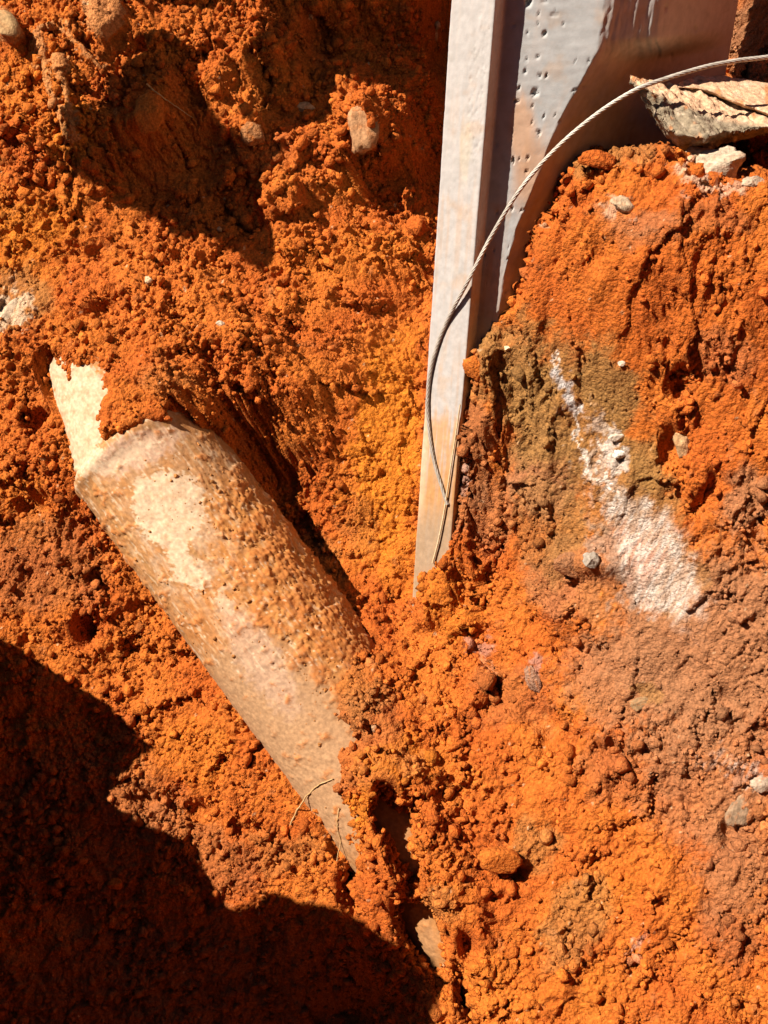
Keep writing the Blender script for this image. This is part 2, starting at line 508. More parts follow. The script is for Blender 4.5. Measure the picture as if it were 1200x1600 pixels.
def sample(G, px, py):
    fx = np.clip((px - GX[0]) / 3.0, 0, len(GX) - 1.001); fy = np.clip((py - GY[0]) / 3.0, 0, len(GY) - 1.001)
    ix = fx.astype(int); iy = fy.astype(int); fx = fx - ix; fy = fy - iy
    return (G[iy, ix] * (1 - fx) + G[iy, ix + 1] * fx) * (1 - fy) + (G[iy + 1, ix] * (1 - fx) + G[iy + 1, ix + 1] * fx) * fy


# roughness of the crumb relief
ROUGH = 0.85 + 0.35 * fbm(PX / 150, PY / 150, 31, 3)
for a, k in [((60, 850, 200, 200, 0), .15), ((330, 1250, 160, 120, 40), .08), ((300, 540, 150, 70, 10), .18), ((60, 380, 160, 90, 0), -.2), ((540, 420, 140, 60, 0), -.2), ((1000, 850, 90, 160, -28), -.45), ((1080, 1050, 160, 120, 0), -.3),
             ((600, 720, 50, 160, 0), -.35), ((1000, 430, 260, 200, 0), -.38), ((900, 1400, 260, 220, 0), -.12), ((300, 300, 130, 90, 0), -.25), ((620, 1080, 110, 90, 0), .15), ((100, 350, 100, 60, 0), -.1), ((850, 1400, 140, 140, 0), .0),
             ((880, 720, 120, 160, 0), -.2)]:
    ROUGH = ROUGH + k * blob(PX, PY, *a)
ROUGH = np.clip(ROUGH, .25, 1.5) * (1 - 0.85 * smooth_mask)


# ------------------------------------------------------------------ soil colour over the place
def soil_color(px, py, seed=0):
    px = px.astype(np.float32); py = py.astype(np.float32)
    w1 = fbm(px / 60, py / 60, 71, 4) * 45; w2 = fbm(px / 60, py / 60, 91, 4) * 45
    x = px + w1; y = py + w2
    n = fbm(px / 90, py / 90, 11, 4)
    c = ORANGE + (REDOR - ORANGE) * sstep(-.35, .4, n)[..., None]

    def mixc(col, k):
        nonlocal c
        c = c + (col - c) * np.clip(k, 0, 1)[..., None]
    nfine = .22 * fbm(px / 11, py / 11, 45, 4, .6)
    for col, lst in [
        (YELLOW, [(60, 340, 90, 50, 0, .3), (60, 130, 60, 90, 0, .3), (640, 880, 50, 60, 0, .4), (600, 720, 60, 170, 5, .95), (620, 560, 40, 60, 0, .5), (20, 370, 90, 60, 0, .6), (110, 200, 40, 60, 0, .6), (630, 1190, 50, 40, 0, .7), (560, 1240, 20, 60, 0, .7), (900, 1100, 30, 30, 0, .4),
                  (950, 1390, 60, 40, 0, .25), (930, 940, 40, 24, 0, .6), (700, 950, 40, 50, 0, .4), (1040, 1030, 26, 22, 0, .6), (300, 1180, 60, 60, 0, .35), (30, 800, 60, 60, 0, .3), (520, 400, 120, 40, 0, .2), (830, 1540, 160, 60, 0, .2)]),
        (REDOR, [(1080, 480, 180, 120, 20, .55), (640, 200, 80, 120, 0, .5), (380, 580, 80, 60, 0, .5), (300, 300, 120, 100, 0, .5), (1120, 700, 60, 100, 0, .4)]),
        (BROWN, [(60, 880, 110, 80, 0, .5), (740, 700, 30, 110, 0, .8), (560, 1150, 60, 80, 0, .4), (800, 1090, 60, 50, 0, .4), (1000, 1200, 120, 60, 0, .5), (300, 1330, 120, 60, 30, .5), (1150, 1400, 60, 120, 0, .6), (120, 1300, 160, 160, 0, .6),
                 (1110, 340, 60, 30, 0, .4), (1000, 370, 60, 20, 0, .5), (900, 560, 40, 30, 0, .3), (300, 1560, 340, 130, 0, .9), (400, 240, 50, 40, 0, .3), (560, 820, 30, 50, 0, .3), (780, 560, 40, 50, 0, .3)]),
        (MAUVE, [(1110, 1010, 170, 170, 0, .9), (850, 740, 60, 80, 0, .85), (980, 1060, 110, 90, 0, .75), (900, 900, 80, 70, 0, .6), (1170, 790, 40, 60, 0, .8), (1100, 1200, 110, 120, 0, .6), (1000, 340, 70, 24, 0, .5), (1150, 1330, 70, 110, 0, .5),
                 (760, 800, 60, 60, 0, .5), (1180, 60, 60, 80, 0, .95), (1130, 560, 60, 40, 0, .3), (640, 1200, 30, 24, 0, .3)]),
        (OLIVE, [(880, 640, 90, 110, -25, .8), (1010, 790, 50, 90, -28, .7), (950, 760, 60, 80, -28, .6), (860, 830, 60, 80, 0, .5), (1060, 900, 40, 60, 0, .5), (810, 590, 60, 80, -25, .85), (950, 610, 50, 80, -25, .9), (1000, 720, 40, 70, -28, .85), (840, 680, 60, 60, 0, .5), (900, 1440, 50, 80, 20, .55), (830, 1320, 40, 40, 0, .5), (950, 240, 90, 24, 0, .6), (440, 1330, 60, 40, 0, .35), (20, 470, 60, 60, 0, .6), (1010, 1090, 24, 18, 0, .6),
                 (560, 1080, 60, 60, 0, .4), (880, 820, 30, 60, 0, .4), (840, 510, 30, 20, 0, .6), (690, 1420, 30, 30, 0, .4), (500, 860, 20, 80, -30, .3), (260, 590, 60, 40, 0, .25)]),
    ]:
        for X, Y, rx, ry, rot, k in lst:
            rm = 1.5 * max(rx, ry)
            w_ = np.nonzero((np.abs(x - X) < rm) & (np.abs(y - Y) < rm))
            b = blob(x[w_], y[w_], X, Y, rx, ry, rot)
            c[w_] += (col - c[w_]) * (k * sstep(.2, .62, b + nfine[w_]))[:, None]
    # lime smears left on the bank by the excavator
    fx = px + fbm(px / 9, py / 9, 13, 3) * 18 + fbm(px / 30, py / 30, 15, 3) * 34; fy = py + fbm(px / 9, py / 9, 14, 3) * 18 + fbm(px / 30, py / 30, 16, 3) * 34
    st = sstep(-.25, .35, fbm((px * .88 + py * .47) / 7, (py * .88 - px * .47) / 34, 23, 3))

    def chalk(k, poly_or_blob, col=LIME):
        mixc(col, k * poly_or_blob)
    chalk(.9, sstep(.22, .66, blob(fx, fy, 1024, 872, 52, 118, -31)) * (.45 + .55 * st))
    chalk(.5, sstep(.3, .5, blob(fx, fy, 956, 772, 28, 86, -34)) * (.25 + .75 * st))
    chalk(.7, sstep(.3, .6, blob(fx, fy, 1020, 935, 26, 34, -30)) * (.2 + .8 * st))
    chalk(.8, sstep(.35, .7, blob(fx, fy, 958, 705, 20, 34, -20)))
    chalk(.45, sstep(.3, .7, blob(fx, fy, 940, 670, 16, 44, -10)))
    d = polydist(fx, fy, [(862, 565), (882, 592), (893, 618), (899, 650), (900, 690), (912, 715), (940, 750), (970, 790)])
    chalk(.85, sstep(7, 2, d), np.array([.74, .62, .50]))
    chalk(.55, sstep(16, 3, polydist(fx, fy, [(875, 585), (892, 615), (893, 640)])), np.array([.45, .42, .42]))
    chalk(.6, sstep(.2, .7, blob(fx, fy, 955, 865, 26, 60, -28)), np.array([.30, .22, .155]))
    chalk(.5, sstep(.2, .7, blob(fx, fy, 985, 925, 22, 30, -28)), np.array([.32, .25, .19]))
    chalk(.7, sstep(.35, .7, blob(fx, fy, 20, 485, 26, 44, 38)), CHALK)
    chalk(.45, sstep(.3, .7, blob(fx, fy, 1170, 1210, 34, 30, 0)) * st)
    chalk(.35, sstep(.3, .7, blob(fx, fy, 1130, 1190, 60, 20, 0)) * st)
    chalk(.4, sstep(.3, .7, blob(fx, fy, 990, 1485, 16, 24, 40)) * st)
    chalk(.6, sstep(.3, .7, blob(fx, fy, 1110, 285, 60, 16, 10)), np.array([.6, .42, .28]))
    chalk(.5, sstep(.3, .7, blob(fx, fy, 965, 325, 20, 16, 0)), np.array([.6, .4, .26]))
    chalk(.45, sstep(.3, .7, blob(fx, fy, 835, 1040, 14, 22, 0)), np.array([.36, .24, .2]))
    chalk(.4, sstep(.3, .7, blob(fx, fy, 745, 1010, 20, 16, 0)), np.array([.36, .24, .2]))
    chalk(.35, sstep(.3, .7, blob(fx, fy, 765, 1040, 8, 34, -28)), np.array([.5, .26, .14]))
    chalk(.3, sstep(.3, .7, blob(fx, fy, 850, 1140, 40, 12, 40)), np.array([.55, .22, .06]))
    chalk(.6, sstep(.3, .7, blob(fx, fy, 715, 745, 12, 30, 10)), np.array([.34, .24, .19]))
    chalk(.3, sstep(.2, .6, fbm(px / 40, py / 40, 44, 4) - .12), np.array([.40, .2, .09]))
    for poly, _u in SLICES:
        chalk(.65, inside(px + 3 * nfine * 20, py - 3 * nfine * 18, poly) * 1.0, np.array([.52, .235, .085]))
    g = fbm(px / 5, py / 5, 29, 2)
    c = c * (1 + .28 * g)[..., None]
    fleck = worley(px / 26, py / 26, 61)
    mixc(np.array([.62, .40, .22]), .6 * (fleck[0] < .07) * (fleck[2] < .12))
    return np.clip(c, .004, .85)


# ------------------------------------------------------------------ the excavation: one sheet of soil
def axis(a, b, step, out, n):
    core = np.arange(a, b, step)
    e = step * np.cumsum(1.0 * (1 + (out / (step * n) - 1) * 2 * np.arange(n) / n))
    return np.concatenate([(a - e)[::-1], core, core[-1] + e])


UA = axis(-.59, .59, .00155, 2.2, 46)
VA = axis(-.765, .78, .00155, 2.2, 46)
UU, VV = np.meshgrid(UA, VA)
base = UU[..., None] * RIGHT + VV[..., None] * VAX
h = np.zeros(UU.shape)
for _ in range(5):
    q = base + h[..., None] * NRM
    x, y = proj(q)
    bad = (-(q - CAM) @ TOW) < .2
    hn = np.where(bad, h, sample(GRID_H, x, y))
    h = h + (hn - h) * .8
# where the form steps, take the first crossing seen from the open side
x, y = proj(base + h[..., None] * NRM)
todo = np.nonzero((np.abs(sample(GRID_H, x, y) - h) > .004) & (np.abs(UU) < 1.2) & (np.abs(VV) < 1.2))
bt = base[todo]; ht = np.full(len(bt), -.3); open_ = np.ones(len(bt), bool)
prev = np.full(len(bt), .64)
for hv in np.arange(.62, -.31, -.01):
    ii = np.nonzero(open_)[0]
    if len(ii) == 0: break
    xx, yy = proj(bt[ii] + hv * NRM)
    hit = sample(GRID_H, xx, yy) >= hv
    ht[ii[hit]] = hv
    open_[ii[hit]] = False
lo = ht.copy(); hi = ht + .01
for _ in range(5):
    mid_ = (lo + hi) / 2
    xx, yy = proj(bt + mid_[:, None] * NRM)
    up_ = sample(GRID_H, xx, yy) >= mid_
    lo = np.where(up_, mid_, lo); hi = np.where(up_, hi, mid_)
h[todo] = lo
x, y = proj(base + h[..., None] * NRM)
h = h - 1.43 * np.clip(VV - 1.0, 0, 9) + 1.43 * np.clip(-1.0 - VV, 0, 9)
h = np.where(VV < -1.0, np.minimum(h, 1.43 * (-1.0 - VV) + .1), h)
POS = base + h[..., None] * NRM
HJ = np.zeros(h.shape)
HJ[:-1, :-1] = np.maximum(np.abs(h[:-1, 1:] - h[:-1, :-1]), np.abs(h[1:, :-1] - h[:-1, :-1]))
steep = (HJ > .0035) & (np.abs(UU) < .7) & (np.abs(VV) < .9)
for _ in range(7):
    g_ = steep.copy(); g_[1:] |= steep[:-1]; g_[:-1] |= steep[1:]; g_[:, 1:] |= steep[:, :-1]; g_[:, :-1] |= steep[:, 1:]
    steep = g_
ii, jj = np.nonzero(steep[1:-1, 1:-1]); ii = ii + 1; jj = jj + 1
for _ in range(40):
    POS[ii, jj] = .2 * POS[ii, jj] + .2 * (POS[ii - 1, jj] + POS[ii + 1, jj] + POS[ii, jj - 1] + POS[ii, jj + 1])
x, y = proj(POS)


def grid_normals(P):
    du = np.gradient(P, axis=1); dv = np.gradient(P, axis=0)
    n = np.cross(du, dv)
    return n / np.maximum(np.linalg.norm(n, axis=-1), 1e-12)[..., None]


nor = grid_normals(POS)
for _ in range(6):
    nor[1:-1, 1:-1] = nor[1:-1, 1:-1] * 2 + nor[:-2, 1:-1] + nor[2:, 1:-1] + nor[1:-1, :-2] + nor[1:-1, 2:]
    nor /= np.linalg.norm(nor, axis=-1)[..., None]
xf = np.clip(x, -700, 1900); yf = np.clip(y, -700, 2300)
R = sample(ROUGH, xf, yf)
h3 = POS @ NRM
um = (POS @ RIGHT) * 1000 + h3 * 550; vm = (POS @ VAX) * 1000 - h3 * 850
um = um.astype(np.float32); vm = vm.astype(np.float32)
wx = um + 5 * fbm(um / 14, vm / 14, 3, 3) + 1.6 * fbm(um / 4, vm / 4, 6, 2); wy = vm + 5 * fbm(um / 14, vm / 14, 4, 3) + 1.6 * fbm(um / 4, vm / 4, 7, 2)
big = .4 + .6 * sstep(-.3, .3, fbm(um / 90, vm / 90, 8, 2))
R = R * (.5 + .8 * sstep(-.3, .35, fbm(um / 120, vm / 120, 18, 3)))
cut = sstep(760, 600, x) * sstep(480, 380, y)
blocky = np.maximum(sstep(-.25, .3, fbm(um / 140, vm / 140, 28, 3)), cut) * np.clip(R, .3, 1.2) * (1 + .5 * cut)
kx = um + 12 * fbm(um / 30, vm / 30, 38, 4); ky = vm + 12 * fbm(um / 30, vm / 30, 39, 4)
det = .013 * facets(kx / 66, ky / 66, 501) * np.clip(R, .35, 1.2) * (1 + .6 * cut)
det += .0095 * facets(kx / 31, ky / 31, 511) * blocky
det += .0055 * facets(kx / 15, ky / 15, 521) * (.3 + .7 * blocky)
det += .0058 * (clods(wx / 27, wy / 27, 111, .4) - .3) * R * big
det += .0046 * (clods(wx / 14, wy / 14, 121, .55) - .3) * R * big
det += .0040 * (clods(wx / 8, wy / 8, 131, .75) - .35) * R
det += .0026 * (clods(wx / 4.6, wy / 4.6, 136, .85) - .35) * np.clip(R, .35, 2)
det -= .0065 * clods(wx / 12 + 5, wy / 12, 151, .18) * R + .012 * clods(wx / 24 + 5, wy / 24, 152, .12) * R
det += .012 * fbm(um / 70, vm / 70, 9, 4)
crack = worley(um / 95 + .3 + .35 * fbm(um / 40, vm / 40, 145, 4), vm / 95 + .35 * fbm(um / 40, vm / 40, 146, 4), 141)
det -= .008 * np.exp(-((crack[1] - crack[0]) / .025) ** 2) * (crack[2] < .25) * np.clip(R, 0, 1)
dense = (np.abs(UU) < .7) & (np.abs(VV) < .9)
POS = POS + nor * det[..., None]
COLR = soil_color(xf, yf)
ground = mesh_np('excavated_ground', POS.reshape(-1, 3), grid_faces(*UU.shape), M_SOIL, colors=COLR.reshape(-1, 3))
tag(ground, 'orange red clay slope of the excavation around pipe and post', kind='structure')
NOR = grid_normals(POS)

# index for laying things on the ground: photograph place -> surface point
fr = (x > -60) & (x < 1260) & (y > -60) & (y < 1660)
gp = POS[fr]; gn = NOR[fr]
gx, gy = proj(gp)
gd = -(gp - CAM) @ TOW


def ground_at(px, py, r=4):
    m_ = (np.abs(gx - px) < r) & (np.abs(gy - py) < r)
    i = np.where(m_)[0]
    if len(i) == 0:
        i = np.array([np.argmin((gx - px) ** 2 + (gy - py) ** 2)])
    j = i[np.argmin(gd[i])]
    return gp[j], gn[j], gd[j]


# ------------------------------------------------------------------ pit's near left bank, unseen, its crest shaped to shade the lower left
def near_shade_bank():
    edge = [(-420, 700), (-250, 840), (-120, 920), (0, 1000), (70, 1040), (130, 1075), (190, 1120), (240, 1172), (215, 1190), (182, 1232), (170, 1246), (230, 1290), (285, 1310), (320, 1370), (352, 1412), (400, 1432),
            (425, 1398), (470, 1405), (520, 1420), (575, 1442), (612, 1470), (640, 1480), (668, 1500), (680, 1540), (688, 1620), (700, 1800), (720, 2100)]
    pts = []
    fine = []
    for (a, b) in zip(edge[:-1], edge[1:]):
        n = max(2, int(math.hypot(b[0] - a[0], b[1] - a[1]) / 9))
        for i in range(n):
            t = i / n
            fine.append((a[0] + (b[0] - a[0]) * t, a[1] + (b[1] - a[1]) * t))
    rows = []
    for i, (ex, ey) in enumerate(fine):
        hh = float(sample(GRID_H, np.array([ex]), np.array([ey]))[0]) if ey < 1600 else -.13
        P = on_h(ex, ey, hh)
        t = .42 + .75 * float(sstep(0, 700, np.array(ex))) 
        crest = P + SUN * t
        crest = crest + np.array([0, 0, 1]) * .016 * float(fbm(np.array(i / 3.0), np.array(.3), 77, 4, .65))
        rows.append(crest)
    rows = np.array(rows)
    n = len(rows)
    # profile: crest, level top running back to the left, face running down to the pit floor
    prof = []
    for k in range(12):
        prof.append(rows + np.array([-.11 * (11 - k), 0, -.03 * (11 - k)]))
    for k in range(1, 15):
        prof.append(rows + np.array([-.025 * k, 0, -.09 * k]))
    G = np.stack(prof, 0)
    nn = grid_normals(G)
    a, b = np.meshgrid(np.arange(n), np.arange(G.shape[0]))
    G = G + nn * (.02 * fbm(a / 6, b / 3, 66, 3))[..., None] * (np.abs(b - 11) > .5)[..., None]
    c = np.broadcast_to(REDOR, G.shape).reshape(-1, 3)
    o = mesh_np('pit_shade_bank', G.reshape(-1, 3), grid_faces(*G.shape[:2]), M_SOIL, colors=c)
    tag(o, kind='structure')


near_shade_bank()


def add_shade_blocker():
    # added slab out of the picture, cut so its shadow falls on the hollows
    out = [(288, -60), (286, 60), (262, 128), (240, 150), (205, 205), (152, 250), (130, 288), (165, 308), (205, 318), (252, 326), (258, 372), (330, 370), (372, 396), (400, 418), (418, 422), (413, 350), (398, 322),
           (420, 285), (418, 255), (404, 230), (372, 212), (345, 192), (326, 152), (334, 108), (298, 96), (274, 80), (278, 50), (355, 36), (420, 12), (448, 42), (440, 86), (402, 108), (394, 160), (402, 205), (424, 225), (440, 200),
           (478, 190), (506, 182), (522, 120), (560, 112), (620, 128), (660, 160), (692, 196), (740, 250), (760, 200), (760, -60), (760, -420), (500, -420), (280, -420)]
    st_ = 7.0
    nx = int((780 - 110) / st_); ny = int((440 + 430) / st_)
    gxx, gyy = np.meshgrid(110 + st_ * np.arange(nx + 1), -430 + st_ * np.arange(ny + 1))
    gxx = gxx + 5 * fbm(gxx / 15, gyy / 15, 901, 3); gyy = gyy + 5 * fbm(gxx / 15, gyy / 15, 902, 3)
    cxm = (gxx[:-1, :-1] + gxx[1:, 1:]) / 2; cym = (gyy[:-1, :-1] + gyy[1:, 1:]) / 2
    mk = inside(cxm, cym, out)
    Bq = on_h(gxx, gyy, np.full(gxx.shape, -.012))
    sn = SUN @ NRM
    lo_ = Bq + SUN * (.412 / sn); hi_ = Bq + SUN * (.462 / sn); rt_ = Bq - SUN * .1
    W = nx + 1; NV = W * (ny + 1)
    V = np.concatenate([lo_.reshape(-1, 3), hi_.reshape(-1, 3), rt_.reshape(-1, 3)])
    Q = []
    for i in range(ny):
        for j in range(nx):
            if not mk[i, j]:
                continue
            v0, v1, v2, v3 = i * W + j, i * W + j + 1, (i + 1) * W + j + 1, (i + 1) * W + j
            Q.append([v0, v1, v2, v3]); Q.append([v3 + NV, v2 + NV, v1 + NV, v0 + NV])
            for (di, dj, p_, q_) in ((-1, 0, v0, v1), (0, 1, v1, v2), (1, 0, v2, v3), (0, -1, v3, v0)):
                a_, b_ = i + di, j + dj
                if not (0 <= a_ < ny and 0 <= b_ < nx and mk[a_, b_]):
                    Q.append([q_, p_, p_ + NV, q_ + NV])
                    if i < 2 and di == -1:                       # support wall joining the blocker to the slope, above the frame
                        Q.append([p_, q_, q_ + 2 * NV, p_ + 2 * NV])
    T = np.array(Q)
    o = mesh_np('shade_blocker', V, np.array(T), M_SOIL, colors=np.broadcast_to(REDOR, V.shape), smooth=False)
    tag(o, kind='structure')


add_shade_blocker()


def pit_wall():
    # the rest of the pit, behind the viewer and round to the right
    path = smooth_path([(-2.6, -2.0, 0), (-1.6, -2.35, 0), (0, -2.45, 0), (1.6, -2.3, 0), (2.3, -1.5, 0), (2.45, .2, 0), (2.5, 1.2, 0)], 150)
    k = np.linspace(0, 1, 70)[:, None, None]
    inward = -path / np.linalg.norm(path, axis=1)[:, None]
    G = path[None] + np.array([0, 0, 1]) * (-1.0 + 3.3 * k) - inward[None] * .35 * k
    a, b = np.meshgrid(np.arange(150), np.arange(70))
    G = G + inward[None] * (.12 * fbm(a / 14, b / 12, 88, 4) + .03 * clods(a / 3, b / 3, 89, .7))[..., None]
    c = np.broadcast_to(REDOR, G.shape).reshape(-1, 3)
    tag(mesh_np('pit_wall', G.reshape(-1, 3), grid_faces(70, 150), M_SOIL, colors=c), kind='structure')


# ------------------------------------------------------------------ water pipe
def tube_grid(base, ax, s0, s1_, rad, ns, na, thick=True):
    e1 = np.cross(ax, NRM); e1 /= np.linalg.norm(e1); e2 = np.cross(e1, ax)
    s = np.linspace(s0, s1_, ns)[:, None]; a = np.concatenate([np.linspace(-.35, np.pi + .35, na - 26), np.linspace(np.pi + .45, 2 * np.pi - .45, 26)])[None, :]
    dirn = np.cos(a)[..., None] * e1 + np.sin(a)[..., None] * e2
    P = base + s[..., None] * ax + dirn * rad
    return P, np.broadcast_to(dirn, P.shape), s + 0 * a, a + 0 * s


def cake(px, py):
    """where soil has caked on the pipe"""
    return sstep(.0, .3, fbm(px / 30, py / 30, 58, 5, .62) + .42 * blob(px, py, 450, 890, 80, 170, -34) + .3 * blob(px, py, 540, 1020, 60, 70, -34) + .2 * blob(px, py, 185, 850, 30, 120, -28) - .14 - .5 * blob(px, py, 265, 800, 50, 75, -20) - .35 * blob(px, py, 110, 640, 40, 70, -10))


def pipe_color(px, py):
    c = np.broadcast_to(TAN, px.shape + (3,)).copy()
    fx = px + fbm(px / 14, py / 14, 13, 4) * 22; fy = py + fbm(px / 14, py / 14, 14, 4) * 22
    al = (px * .8 - py * .6); ac = (px * .6 + py * .8)
    streak = fbm(al / 9, ac / 60, 51, 4)

    def mixc(col, k):
        nonlocal c
        c = c + (np.asarray(col) - c) * np.clip(k, 0, 1)[..., None]
    mixc((.42, .18, .055), sstep(-.25, .3, fbm(px / 34, py / 34, 61, 5)) * .9)
    mixc((.48, .19, .045), .9 * sstep(.15, .6, blob(fx, fy, 420, 880, 75, 150, -36)))
    mixc((.48, .19, .045), .8 * sstep(.15, .6, blob(fx, fy, 520, 1000, 50, 70, -36)))
    mixc((.42, .19, .06), .6 * sstep(.15, .6, blob(fx, fy, 200, 850, 26, 120, -30)))
    mixc((.44, .16, .035), .7 * sstep(.2, .7, blob(fx, fy, 330, 960, 60, 60, -36)))
    mixc((.42, .235, .115), .9 * sstep(.2, .6, blob(fx, fy, 450, 1170, 110, 190, -33)))
    mixc((.47, .29, .19), .6 * sstep(.25, .6, blob(fx, fy, 405, 1030, 34, 110, -33)))
    mixc((.52, .34, .24), .6 * sstep(.2, .5, blob(fx, fy, 215, 705, 70, 26, -24)))
    mixc((.6, .40, .22), .5 * sstep(.1, .5, streak) * (py < 1050))
    mixc((.33, .18, .06), .5 * sstep(.1, .5, -streak) * (fx < 330))
    mixc(CHALK, .55 * sstep(.18, .45, fbm(al / 4.5, ac / 26, 53, 3)) * (py < 1050))
    jx = px + fbm(px / 10, py / 10, 33, 3) * 18; jy = py + fbm(px / 10, py / 10, 34, 3) * 18
    pat = [[(66, 556), (100, 548), (165, 590), (170, 640), (158, 700), (160, 735), (120, 745), (90, 690), (78, 610)],
           [(212, 750), (250, 735), (300, 742), (322, 780), (312, 835), (290, 858), (332, 905), (315, 926), (272, 905), (262, 855), (225, 840), (208, 790)],
           [(150, 735), (180, 705), (220, 682), (262, 690), (230, 705), (190, 730), (165, 748)]]
    soft = sstep(-.35, .15, fbm(px / 16, py / 16, 36, 4)) * (.55 + .45 * sstep(-.3, .1, fbm(px / 5, py / 5, 37, 3)))
    for k, p in enumerate(pat):
        pp = inside(jx, jy, p) * 1.0
        mixc(CHALK * (1.0 if k else .92), pp * (.92, .95, .6)[k] * (.55 + .45 * soft))
    mixc(CHALK, .6 * sstep(.4, .7, blob(fx, fy, 350, 940, 12, 26, -30)))
    mixc((.55, .36, .22), .5 * sstep(.15, .7, blob(fx, fy, 290, 850, 75, 130, -30)) * sstep(-.2, .3, fbm(al / 14, ac / 40, 57, 4)))
    mixc((.45, .142, .028), .85 * cake(px, py) * (.55 + .45 * sstep(-.3, .2, fbm(px / 12, py / 12, 59, 4))))
    fl = worley(px / 11, py / 11, 64)
    mixc(CHALK, .7 * (fl[0] < .16) * (fl[2] < .25) * (py < 1050))
    return np.clip(c * (1 + .2 * fbm(px / 5, py / 5, 29, 2))[..., None], .01, .85)


pipe = empty('water_pipe', A0)
tag(pipe, 'mud caked round pipe with chalky white patches running diagonally through the trench', 'pipe')


def pipe_part(name, P, dirn, s, a, mud):
    xx, yy = proj(P)
    c = pipe_color(xx, yy)
    sm = s * 1000; am = a * RAD * 1000
    white = np.clip((c[..., 2] - .12) / .2, 0, 1)
    d = (.0012 * clods(sm / 8, am / 8, 201, .5) + .0013 * clods(sm / 4.5, am / 4.5, 202, .85)) * (1 - white) * mud(xx, yy) * sstep(-.25, .25, fbm(sm / 30, am / 14, 207, 4)) + .0012 * fbm(sm / 20, am / 20, 203, 4) + .0006 * fbm(sm / 3, am / 3, 204, 2)
    ck = cake(xx, yy)
    d = d + ck * (.0012 + .0010 * clods(sm / 10, am / 10, 211, .5) + .0013 * clods(sm / 5.5, am / 5.5, 212, .7) + .0011 * clods(sm / 3.6, am / 3.6, 213, .8))
    P = P + dirn * d[..., None]
    return mesh_np(name, P.reshape(-1, 3) - A0, grid_faces(*P.shape[:2], wrap=True), M_PIPE, pipe, c.reshape(-1, 3))


def mud1(px, py):
    return .35 + 1.5 * sstep(.1, .6, blob(px, py, 450, 900, 100, 170, -34)) + .6 * sstep(-.1, .3, fbm(px / 50, py / 50, 205, 3)) * (py < 1000)


P, dr, s, a = tube_grid(A0, AX, SOCK, .92, RAD, 520, 290)
# the socket's end rounds over into the smaller section
k = np.clip((s - SOCK) / .022, 0, 1)
P = P - dr * (.010 * (1 - np.sqrt(1 - (1 - k) ** 2)) + .03 * (s <= SOCK + 1e-6) - .004 * np.exp(-((s - SOCK - .016) / .012) ** 2))[..., None]
pipe_part('pipe_section', P, dr, s, a, mud1)
P, dr, s, a = tube_grid(B0, AX2, -.022, .165, RAD2, 100, 240)
pipe_part('upstream_section', P, dr, s, a, mud1)

# ------------------------------------------------------------------ concrete post
def section(top_px):
    """horizontal outline from picture columns at the level of PT, as (x, y) offsets"""
    out = [np.array([0.0, 0.0])]
    X0 = (PT - CAM) @ RIGHT; D0 = -(PT - CAM) @ TOW
    cx, cy = 0.0, 0.0
    for xp, az in top_px:
        t = (math.cos(math.radians(az)), math.sin(math.radians(az)))
        l = ((xp - 600) * (D0 + cy * .883) - FPX * (X0 + cx)) / (FPX * t[0] - (xp - 600) * .883 * t[1])
        cx += l * t[0]; cy += l * t[1]
        out.append(np.array([cx, cy]))
    return out


full = section([(774, -40), (789, 58), (946, -12), (1034, 21), (1157, 52)])


